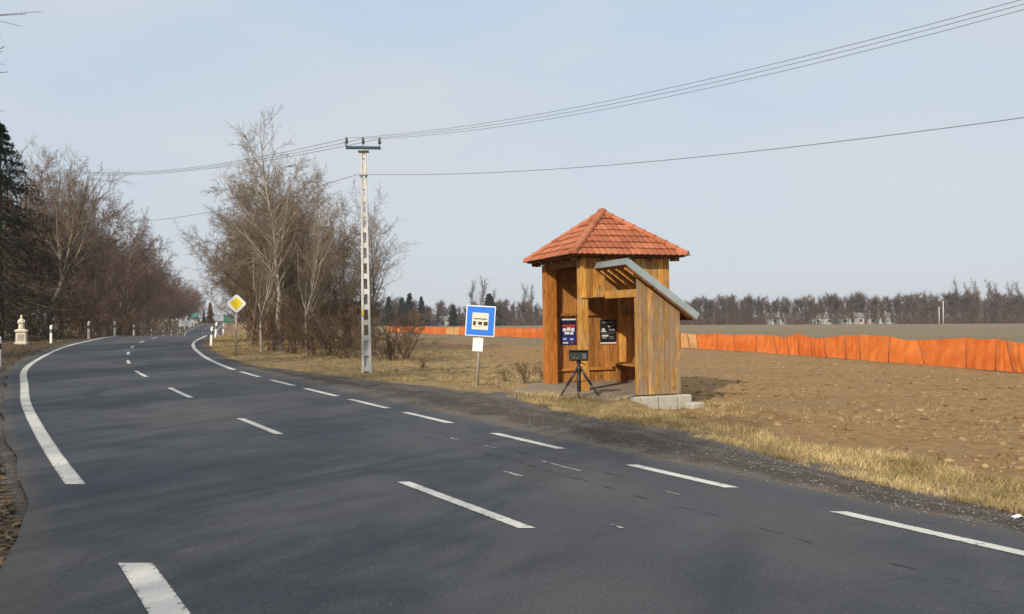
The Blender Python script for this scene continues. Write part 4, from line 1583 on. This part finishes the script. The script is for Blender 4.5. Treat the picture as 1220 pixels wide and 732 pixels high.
tree_meshes('slim', 'bark_birch', 'twig_grey', seed=14, H=9.0, r0=.08, limbs=24, l1=(18, 42), len1=.45, up1=.16, first=.2, n2=7, n3=5, n4=3, twig=.006, up2=.12)
tree_meshes('wood1', 'bark_brown', 'twig_brown', seed=21, H=14, r0=.20, limbs=32, l1=(40, 75), len1=.46, up1=.06, first=.14, n2=12, n3=8, n4=5, twig=.012, up2=.03, lenfall=.65)
tree_meshes('wood2', 'bark_brown', 'twig_brown', seed=22, H=14, r0=.18, limbs=34, l1=(40, 75), len1=.46, up1=.05, first=.10, n2=12, n3=8, n4=5, twig=.012, stems=2, up2=.02, lenfall=.65)
tree_meshes('wood3', 'bark_grey', 'twig_brown', seed=23, H=14, r0=.2, limbs=32, l1=(45, 80), len1=.48, up1=.08, first=.08, n2=12, n3=8, n4=5, twig=.012, wig=.08, up2=.03, lenfall=.65)
tree_meshes('big', 'bark_grey', 'twig_grey', seed=31, H=13, r0=.26, limbs=16, l1=(30, 65), len1=.68, up1=.08, first=.35, n2=9, n3=6, n4=4, twig=.009, lean=(.42, .1), wig=.09)
tree_meshes('shrub', 'twig_shrub', 'twig_shrub', seed=41, H=2.6, r0=.028, limbs=40, l1=(20, 55), len1=.5, up1=.06, first=.06, n2=5, n3=4, n4=2, twig=.0055, stems=9, wig=.09)
tree_meshes('shrub2', 'twig_shrub', 'twig_shrub', seed=42, H=2.2, r0=.024, limbs=40, l1=(20, 70), len1=.55, up1=.02, first=.04, n2=5, n3=4, n4=2, twig=.0055, stems=12, wig=.12)

def px_x(px, d):
    return ray(px, 400).x * d
GC = 'bare trees of the roadside copse'
for key, px, d, ytop, lab, wide in (
        ('birch', 334, 37.5, 119, 'tallest bare tree of the copse, with a pale trunk rising over the rest', 1.0),
        ('bushy1', 302, 42, 192, 'wide twiggy bare tree at the left front of the copse', .85),
        ('bushy2', 296, 50, 236, 'bare tree at the copse left end, leaning over the road', .82),
        ('bushy3', 322, 47, 178, 'many-stemmed bare tree behind the tall pale trunk', 1.0),
        ('bushy2', 352, 41, 185, 'dense bare tree just right of the tall pale trunk', .95),
        ('bushy1', 388, 39, 205, 'bare many-stemmed tree left of the concrete pole', .95),
        ('slim', 366, 34, 222, 'slim pale bare tree at the copse front, left of the concrete pole', 1.0),
        ('slim', 312, 36, 232, 'slim pale bare tree bending left at the copse front', 1.1),
        ('bushy3', 415, 42, 226, 'bare many-stemmed tree just behind the concrete pole', .95),
        ('slim', 448, 42, 226, 'pale fine-twigged bare tree spreading right of the concrete pole', 1.35),
        ('bushy1', 335, 56, 200, 'bare tree at the back of the copse behind the tall pale trunk', .9),
        ('bushy3', 300, 58, 222, 'bare tree at the back left of the copse', .8),
        ('bushy2', 380, 55, 225, 'bare tree at the back of the copse left of the pole', .9)):
    x = px_x(px, d)
    g = gz(x, d)
    H = EYE + (380 - ytop - (0 if key == 'birch' else 22)) / F_PX * d - g
    put_tree(key, x, d, lab, GC, H, rz=px * .7 + (1.9 if key == 'birch' else 0), wide=wide)
GS = 'bare shrubs under the copse'
shr = [(462, 33, 2.9, 'bare brown shrub just right of the concrete pole'), (484, 35, 2.6, 'rightmost bare brown shrub right of the concrete pole'),
       (415, 33, 2.3, 'bare brown shrub left of the concrete pole foot'), (395, 34.5, 2.8, 'bare brown shrub at the copse foot, second left of the pole'), (372, 33.5, 2.6, 'bare brown shrub at the copse foot, third left of the pole'),
       (348, 35, 2.8, 'bare brown shrub at the foot of the tall pale tree'), (325, 37, 2.6, 'bare brown shrub left of the tall pale trunk'), (304, 40, 2.6, 'bare brown shrub right of the diamond sign'), (440, 36, 2.9, 'bare brown shrub directly behind the concrete pole'),
       (360, 40, 3.2, 'bare brown shrub deep inside the copse'), (408, 40, 3.2, 'bare brown shrub deep inside the copse'), (335, 43, 3.2, 'bare brown shrub deep inside the copse'), (310, 47, 3.3, 'bare brown shrub deep inside the copse'), (385, 44, 3.3, 'bare brown shrub deep inside the copse')]
for i, (px, d, h, lab) in enumerate(shr):
    put_tree('shrub' if i % 2 else 'shrub2', px_x(px, d), d, lab, GS, h, rz=i * 1.3, name='bare_shrub', cat='shrub', wide=1.15)
for px, py, h, lab in ((626, 458, .95, 'low dry twiggy bush left of the shelter slab'), (602, 455, .7, 'low dry twiggy bush right of the bus stop sign post'), (646, 452, .8, 'low dry bush beside the orange shelter post'), (503, 440, .8, 'low dry bush between concrete pole and bus stop sign')):
    p = on_ground(px, py)
    put_tree('shrub2', p.x, p.y, lab, 'dry bushes on the verge', h, rz=px, name='dry_bush', cat='bush')

# left wood along the road
rr = random.Random(5)
GW = 'bare trees of the left wood'
keys = ['wood1', 'wood2', 'wood3']
i = 0
d = 58.0
while d < 330:
    for off in (rr.uniform(4.5, 6.5), rr.uniform(9, 15)):
        dd = d + rr.uniform(-2, 2)
        x = float(xl(dd) - off * kk(dd))
        px = 610 + x / dd * F_PX
        if px > -160:
            base = 'dense brown bare tree of the wood lining the far left road side'
            put_tree(keys[i % 3], x, dd, base, GW, rr.uniform(10.8, 12.8) if dd < 70 else (rr.uniform(12.8, 15.0) if dd < 180 else rr.uniform(10.5, 12.5)), rz=rr.uniform(0, 6), wide=.95)
        i += 1
    d += rr.uniform(6.0, 8.5) * (1 + d / 250)
put_tree('big', px_x(48, 54), 54, 'large bare tree with leaning limbs above the left wood edge', None, 11.4, rz=-.2)
put_tree('wood3', px_x(99, 60), 60, 'bare tree with a pale visible trunk near the left road crest', None, 10.0, rz=2.2)
put_tree('wood1', px_x(60, 62), 62, 'bare tree behind the leaning-limbed tree at left', None, 10.5, rz=4.2)
put_tree('wood2', px_x(25, 58), 58, 'bare tree right behind the dark spruce', None, 9.5, rz=1.2)
put_tree('wood2', px_x(-20, 66), 66, 'bare tree deep behind the dark spruce', None, 10.5, rz=3.2)
for k_, (px, dd) in enumerate(((40, 58), (70, 55), (95, 58), (118, 66), (140, 78), (150, 90), (165, 104), (14, 60), (178, 120), (82, 64), (110, 76), (132, 92))):
    put_tree('shrub' if k_ % 2 else 'shrub2', px_x(px, dd), dd, 'dark bare undergrowth shrub at the left wood foot', 'undergrowth shrubs of the left wood', 3.6, rz=k_ * 1.7, name='bare_shrub', cat='shrub', wide=1.3)
# just outside the frame on the left: its twig tips reach in, its shadow crosses the road
put_tree('big', -16.5, 16.5, 'bare tree at the left picture edge, only twig tips showing', None, 13.0, rz=-.3)
put_tree('wood1', -14.5, 7.0, 'bare roadside tree left of the picture, shading the road', 'roadside trees left of the picture', 13.0, rz=.6)
put_tree('wood2', -11.5, -3.0, 'bare roadside tree left of the picture, shading the road', 'roadside trees left of the picture', 13.0, rz=1.6)
put_tree('wood3', -9.5, -13.0, 'bare roadside tree left of the picture, shading the road', 'roadside trees left of the picture', 13.0, rz=3.6)

put_tree('wood2', -20.5, 21.0, 'bare roadside tree left of the picture, shading the road', 'roadside trees left of the picture', 13.0, rz=5.0)
put_tree('wood1', -25.5, 30.0, 'bare roadside tree left of the picture, shading the road', 'roadside trees left of the picture', 12.5, rz=2.0)
# spruce
def spruce_mesh(seed, H, rad, tiers, per, needles, fine=True):
    rs = np.random.default_rng(seed)
    k = 8
    T = np.zeros((1, 12, 3))
    T[0, :, 2] = np.linspace(-.1, H, 12)
    TR = (.02 * H * (1 - np.linspace(0, 1, 12) * .96))[None]
    n = tiers * per
    t = (np.repeat(np.arange(tiers), per) + rs.random(n)) / tiers
    z = H * (.06 + .93 * t)
    az = rs.random(n) * 2 * np.pi
    L = rad * (1 - t) ** .85 * (.65 + .6 * rs.random(n)) + .15
    P = np.zeros((n, k, 3))
    s = np.linspace(0, 1, k)
    for j in range(k):
        P[:, j, 0] = np.cos(az) * L * s[j]
        P[:, j, 1] = np.sin(az) * L * s[j]
        P[:, j, 2] = z - L * (.45 * s[j] - .18 * s[j] ** 3) + .03 * rs.normal(size=n)
    R_ = (.012 + .016 * (1 - t))[:, None] * np.linspace(1, .3, k)[None]
    B, BR = branch_level(P, R_, 14, .12, 1.0, (55, 85), .26, 4, -.28, .1, .5, rs, lenfall=.45, minr=.006)
    m = len(B)
    # needle sprays: narrow blades along each branchlet
    u_ = rs.random((m, needles))
    f = u_ * 3
    i = np.clip(f.astype(int), 0, 2)
    fr = (f - i)[..., None]
    ar = np.arange(m)[:, None]
    pos = B[ar, i] * (1 - fr) + B[ar, i + 1] * fr
    dr = unit(B[ar, i + 1] - B[ar, i])
    sd = unit(np.cross(dr, rs.normal(size=pos.shape)))
    ln = (.10 + .10 * rs.random((m, needles)))[..., None] * (1 if fine else 3.0)
    tip = pos + (dr * .6 + sd * .7) * ln + np.array([0, 0, -.03])
    wv = unit(np.cross(sd, dr)) * (.014 if fine else .08)
    V = np.stack([pos - wv, pos + wv, tip], 2).reshape(-1, 3)
    Fq = np.arange(len(V)).reshape(-1, 3)
    return join([tubes(T, TR, 8)]), join([tubes(P, R_, 4), tubes(B, BR, 3)]), (V, Fq)
def put_spruce(x, y, H, rad, label, tiers=44, per=9, needles=16, fine=True, mat='needle', group=None, seed=5):
    tr, br, nd = spruce_mesh(seed, H, rad, tiers, per, needles, fine)
    t = thing('spruce_tree', label, 'tree', (x, y, gz(x, y)), (0, 0, .4), group)
    link('trunk', mesh_np('trunk', tr[0], tr[1], M['bark_brown'], True), t)
    c = link('crown', mesh_np('crown', nd[0], nd[1], M[mat]), t)
    link('branches', mesh_np('branches', br[0], br[1], M['bark_brown'], True), c)
    return t
put_spruce(px_x(-1, 49), 49, 13.4, 5.2, 'dark green spruce at the left picture edge beside the shrine')

# ================================================================== FAR THINGS
def far_tree_arrays(seed, H, nt=520, narrow=1.0):
    rs = np.random.default_rng(seed)
    k = 6
    T = np.zeros((1, k, 3))
    T[0, :, 2] = np.linspace(-.3, H * .9, k)
    T[0, :, :2] += np.cumsum(rs.normal(size=(k, 2)) * .12, 0)
    TR = (.16 * (1 - np.linspace(0, 1, k) * .85))[None]
    L1, R1 = branch_level(T, TR, 14, .25, 1.0, (20 * narrow + 5, 60 * narrow), .42, 4, .10, .1, .6, rs, minr=.04)
    parts = [tubes(T, TR, 5), tubes(L1, R1, 3)]
    # twigs: slender blades fanned off the limbs
    i = rs.integers(0, len(L1), nt)
    f = rs.random(nt)
    j = np.clip((f * 3).astype(int), 0, 2)
    fr = (f * 3 - j)[:, None]
    pos = L1[i, j] * (1 - fr) + L1[i, j + 1] * fr
    dr = unit(unit(L1[i, j + 1] - L1[i, j]) + .9 * rs.normal(size=(nt, 3)) + np.array([0, 0, .35]))
    ln = (.8 + 1.6 * rs.random(nt))[:, None]
    w = unit(np.cross(dr, rs.normal(size=(nt, 3)))) * (.035 + .03 * rs.random(nt))[:, None]
    mid = pos + dr * ln * .5 + rs.normal(size=(nt, 3)) * .08
    tip = pos + dr * ln
    V = np.stack([pos - w, pos + w, mid + w * .7, mid - w * .7, mid - w * .7, mid + w * .7, tip + w * .3, tip - w * .3], 1).reshape(-1, 3)
    Fq = np.arange(len(V)).reshape(-1, 4)
    parts.append((V, Fq))
    return join(parts)
FT = [far_tree_arrays(100 + k_, 12.0, 620) for k_ in range(6)]
def far_mass(name, spots, label, under):
    parts = []
    rs = np.random.default_rng(9)
    for x, y, H in spots:
        V, Fq = FT[rs.integers(0, len(FT))]
        a = rs.random() * 6.28
        s_ = H / 12.0
        c, q_ = math.cos(a), math.sin(a)
        W_ = rs.uniform(.8, 1.25)
        V2 = np.stack([(V[:, 0] * c - V[:, 1] * q_) * s_ * W_ + x, (V[:, 0] * q_ + V[:, 1] * c) * s_ * W_ + y, V[:, 2] * s_], 1)
        V2[:, 2] += float(G0(np.array([x]), np.array([y]))[0])
        parts.append((V2, Fq))
    # undergrowth: upright twigs
    x, y, h = under
    n = len(x)
    z = G0(x, y)
    b = rs.random(n) * 6.28
    w = .05 + .05 * rs.random(n)
    lx, ly = rs.normal(size=n) * .35, rs.normal(size=n) * .35
    hh = h * (.35 + .65 * rs.random(n))
    z0 = z + (h - hh) * rs.random(n) * .6
    V = np.stack([np.stack([x - np.cos(b) * w, y - np.sin(b) * w, z0], 1), np.stack([x + np.cos(b) * w, y + np.sin(b) * w, z0], 1),
                  np.stack([x + np.cos(b) * w * .4 + lx * hh, y + np.sin(b) * w * .4 + ly * hh, z0 + hh * .8], 1), np.stack([x - np.cos(b) * w * .4 + lx * hh, y - np.sin(b) * w * .4 + ly * hh, z0 + hh * .8], 1)], 1).reshape(-1, 3)
    parts.append((V, np.arange(n * 4).reshape(n, 4)))
    V, Fq = join(parts)
    return link(name, mesh_np(name, V, Fq, M['far_twig']), kind='stuff', label=label)
rs_ = np.random.default_rng(77)
spots = []
TOPX = [100, 300, 440, 480, 520, 560, 600, 650, 760, 840, 870, 900, 930, 970, 1020, 1060, 1130, 1300]
TOPY = [362, 360, 358, 356, 362, 362, 359, 362, 360, 357, 355, 357, 359, 356, 353, 356, 354, 354]
for px in np.arange(215, 1300, 5.2):
    for d in (308, 328, 352):
        dd = d + rs_.uniform(-8, 8)
        p_ = px + rs_.uniform(-7, 7)
        x = ray(p_, 386).x * dd
        if x < xr(dd) + 6:
            continue
        g = float(G0(np.array([x]), np.array([dd]))[0])
        top = np.interp(p_, TOPX, TOPY) + rs_.uniform(-2, 9)
        H = EYE + (380 - top) / F_PX * dd - g
        house = any(abs(p_ - h) < w for h, w in ((924, 12), (979, 15), (1032, 34), (531, 12)))
        if d == 308 and house and rs_.random() < .45:
            continue
        spots.append((x, dd, max(H * (.62 if d == 308 else 1), 3.0)))
n = 30000
pxs = 215 + 1085 * rs_.random(n)
dds = 300 + 60 * rs_.random(n)
xs = np.array([ray(300, 386).x]) * 0 + (pxs - 610) / F_PX * dds
m_ = (xs > xr(dds) + 5)
hs = np.zeros(n, bool)
for h, w in ((924, 10), (979, 13), (1032, 34), (531, 10)):
    hs |= (np.abs(pxs - h) < w) & (dds < 318)
m_ &= ~(hs & (rs_.random(n) < .85))
far_mass('far_wood', spots, 'hazy brown belt of bare trees beyond the fields', (xs[m_], dds[m_], (2.5 + 5.5 * rs_.random(n) ** 1.5)[m_]))

# tall trees that stand out over the far wood
for k_, nar in ((0, .55), (1, .6)):
    V, Fq = far_tree_arrays(300 + k_, 17, 420, nar)
    TREE_KINDS['poplar%d' % k_] = (mesh_np('branching_trunk', V[:0] if False else V, Fq, M['far_twig']), None, 17)
def put_far(key, px, d, ytop, label, group):
    me, _, h0 = TREE_KINDS[key]
    x = ray(px, 386).x * d
    g = gz(x, d)
    H = EYE + (380 - ytop) / F_PX * d - g
    o = link('bare_tree', me, None, (x, d, g))
    o.scale = (H / h0,) * 3
    o.rotation_euler = (0, 0, px)
    tag(o, label, 'tree', group)
for i, (px, yt) in enumerate(((1139, 338), (1151, 341), (1163, 337), (1177, 338), (1187, 341), (1203, 341), (1213, 339))):
    put_far('poplar%d' % (i % 2), px, 345 + 4 * (i % 3), yt + 4, 'tall thin bare tree above the far wood at the right picture edge', 'tall thin trees over the far wood, right')
for i, (px, yt, lab) in enumerate(((563, 339, 'leftmost tall bare tree over the far wood behind the bus stop sign'), (575, 336, 'tallest bare tree over the far wood behind the bus stop sign'), (588, 349, 'lower bare tree over the far wood just right of the bus stop sign'),
                                   (624, 344, 'bare tree over the far wood left of the shelter'), (634, 345, 'bare tree over the far wood nearest the shelter left side'))):
    put_far('poplar%d' % (i % 2), px, 335, yt, lab, 'tall bare trees over the far wood, centre')
# distant conifers
tr_, br_, nd_ = spruce_mesh(8, 10.0, 2.2, 16, 7, 9, False)
SPM = (mesh_np('trunk', tr_[0], tr_[1], M['bark_brown']), mesh_np('crown', nd_[0], nd_[1], M['far_needle']))
def put_conifer(px, d, ytop, label, wide=1.0, group='distant conifers'):
    x = ray(px, 386).x * d
    g = gz(x, d)
    H = EYE + (380 - ytop) / F_PX * d - g
    t = thing('conifer_tree', label, 'tree', (x, d, g), (0, 0, px), group)
    t.scale = (H / 10 * wide, H / 10 * wide, H / 10)
    link('trunk', SPM[0], t)
    link('crown', SPM[1], t)
for px, yt, lab, w in ((488, 349, 'tallest dark conifer in the far wood right of the concrete pole', 1.2), (479, 354, 'dark conifer left of the tallest one in the far wood', 1.2), (502, 353, 'dark conifer right of the tallest one in the far wood', 1.1),
                       (463, 353, 'dark conifer in the far wood beside the concrete pole', 1.1), (583, 350, 'dark round-topped conifer behind the bus stop sign', 1.7), (540, 363, 'low dark conifer left of the bus stop sign', 1.3)):
    put_conifer(px, 302, yt, lab, w)
put_conifer(250.5, 290, 359, 'dark pointed conifer where the road meets the sky', 1.0)
put_conifer(243, 310, 367, 'small slim conifer at the road end, left of the pointed one', .7)
put_conifer(233, 330, 366, 'small dark conifer above the green-roofed hut', 1.2)

# houses at the far wood
def house(px, d, wpx, hpx, label, ybase=384.5, roof='house_roof', rz=0.0, wall='house_wall', dep=6.0, cat='house', name='house', rpart=.45):
    x = ray(px, ybase).x * d
    g = gz(x, d)
    w = wpx * d / F_PX
    h = hpx * d / F_PX
    t = thing(name, label, cat, (x, d, g - .1), (0, 0, rz))
    hw_ = h * (1 - rpart) + (EYE - (ybase - 380) / F_PX * d - g if ybase < 385 else 0) * 0 + .3
    box('wall', (0, 0, hw_ / 2), (w, dep, hw_), M[wall], t)
    bm = bmesh.new()
    add_prism(bm, [(-dep / 2 - .4, hw_ - .05), (dep / 2 + .4, hw_ - .05), (0, hw_ + h * rpart)], -w / 2 - .35, w / 2 + .35, lambda a, b, z: Vector((z, a, b)))
    r = link('roof', bm_mesh('roof', bm, M[roof]), t)
    if w > 4:
        box('chimney', (w * .2, .3, hw_ + h * rpart), (.5, .5, 1.2), M['house_wall'], r)
        n_ = max(2, int(w / 3))
        for i in range(n_):
            wx = -w / 2 + w * (i + .5) / n_
            f = box('window', (wx, -dep / 2 - .01, hw_ * .55), (1.0, .08, 1.1), M['window'], t)
            box('sill', (wx, -dep / 2 - .08, hw_ * .55 - .6), (1.2, .12, .08), M['white_sign'], f)
    return t
HG = 322
house(924, HG, 20, 13, 'pale far house left of the others among the bare trees', rz=.1)
house(979, HG, 26, 12, 'pale low far house between two others before the wood', rz=-.1)
house(1012, HG - 2, 28, 13, 'pale far house at the left of the long pair', rz=.05)
house(1048, HG - 1, 34, 13, 'long pale far house at the right of the pair', rz=-.04)
house(531, 316, 17, 11, 'pale far house left of the bus stop sign', rz=.2)
house(502, 318, 8, 9, 'tiny pale far hut right of the concrete pole', name='hut', cat='hut')
house(610, 318, 9, 10, 'tiny pale far house left of the shelter', rz=.1)
house(231, 282, 7.5, 12.5, 'tiny white hut with green roof at the left road end', ybase=386, roof='green_roof', dep=3.5, rz=.4, name='hut', cat='hut', rpart=.5)

# distant poles in the field
for px, yt, d, lab in ((1124, 361, 285, 'taller of two thin pale poles in the far field'), (1119, 368, 300, 'shorter of two thin pale poles in the far field')):
    x = ray(px, 384).x * d
    g = gz(x, d)
    H = EYE + (380 - yt) / F_PX * d - g
    t = thing('field_pole', lab, 'pole', (x, d, g))
    tube('pole', [(0, 0, -.3), (0, 0, H)], [.19, .12], M['concrete_pole'], t, 8)
    box('crossarm', (0, 0, H - .4), (1.2, .1, .12), M['galv'], t)

# white board and green sign at the far road
d = 185.0
x = ray(221, 390).x * d
t = thing('roadside_board', 'wide white board on two posts at the far left road side', 'board', (x, d, gz(x, d)), (0, 0, R(12)))
box('panel', (0, 0, 1.15), (2.9, .06, 1.25), M['white_sign'], t, None, .01)
box('frame', (0, .05, 1.15), (2.96, .05, 1.31), M['galv'], t, None, .01)
for s in (-1.1, 1.1):
    tube('post', [(s, .12, -.3), (s, .12, 1.7)], .05, M['galv'], t)
d = 92.0
x = ray(272, 390).x * d
g = gz(x, d)
t = thing('direction_sign', 'green square sign on posts behind the diamond sign', 'sign', (x, d, g), (0, 0, R(10)))
zc = EYE + (380 - 378.5) / F_PX * d - g
box('panel', (0, 0, zc), (1.05, .04, .9), M['green_sign'], t, None, .02)
box('rim', (0, .035, zc), (1.11, .03, .96), M['white_sign'], t, None, .02)
for s in (-.3, .3):
    tube('post', [(s, .08, -.3), (s, .08, zc + .4)], .035, M['galv'], t)

# scrap of white paper and a pale stone on the lay-by
p = on_ground(1214, 622)
V = np.array([[-.09, -.05, .01], [.0, -.06, .035], [.10, -.04, .012], [-.085, .03, .02], [.01, .04, .045], [.09, .05, .015], [-.09, .09, .008], [0, .10, .02], [.10, .11, .03]])
Fq = np.array([[0, 1, 4, 3], [1, 2, 5, 4], [3, 4, 7, 6], [4, 5, 8, 7]])
o = link('paper_scrap', mesh_np('paper_scrap', V, Fq, M['white_sign'], True), None, (p.x, p.y, p.z + .02))
o.scale = (.62, .62, .8)
tag(o, 'crumpled scrap of white paper on the gravel at the lower right', 'litter')

put_spruce(-19.0, 14.0, 12.5, 3.6, 'dark spruce left of the picture, shading the road', seed=6, group='spruces left of the picture')
put_spruce(-27.0, 24.0, 12.5, 3.8, 'dark spruce left of the picture, shading the road', seed=7, group='spruces left of the picture')

# ================================================================== thin winter haze in the air
hm = bpy.data.materials.new('haze')
hm.use_nodes = True
hm.node_tree.nodes.clear()
ho = hm.node_tree.nodes.new('ShaderNodeOutputMaterial')
hv = hm.node_tree.nodes.new('ShaderNodeVolumePrincipled')
hv.inputs['Color'].default_value = (.86, .90, .96, 1)
hv.inputs['Density'].default_value = .00022
hm.node_tree.links.new(hv.outputs[0], ho.inputs['Volume'])
bm = bmesh.new()
add_box(bm, (0, 0, 10.5), (3700, 3700, 29))
link('haze', bm_mesh('haze', bm, hm), kind='stuff')
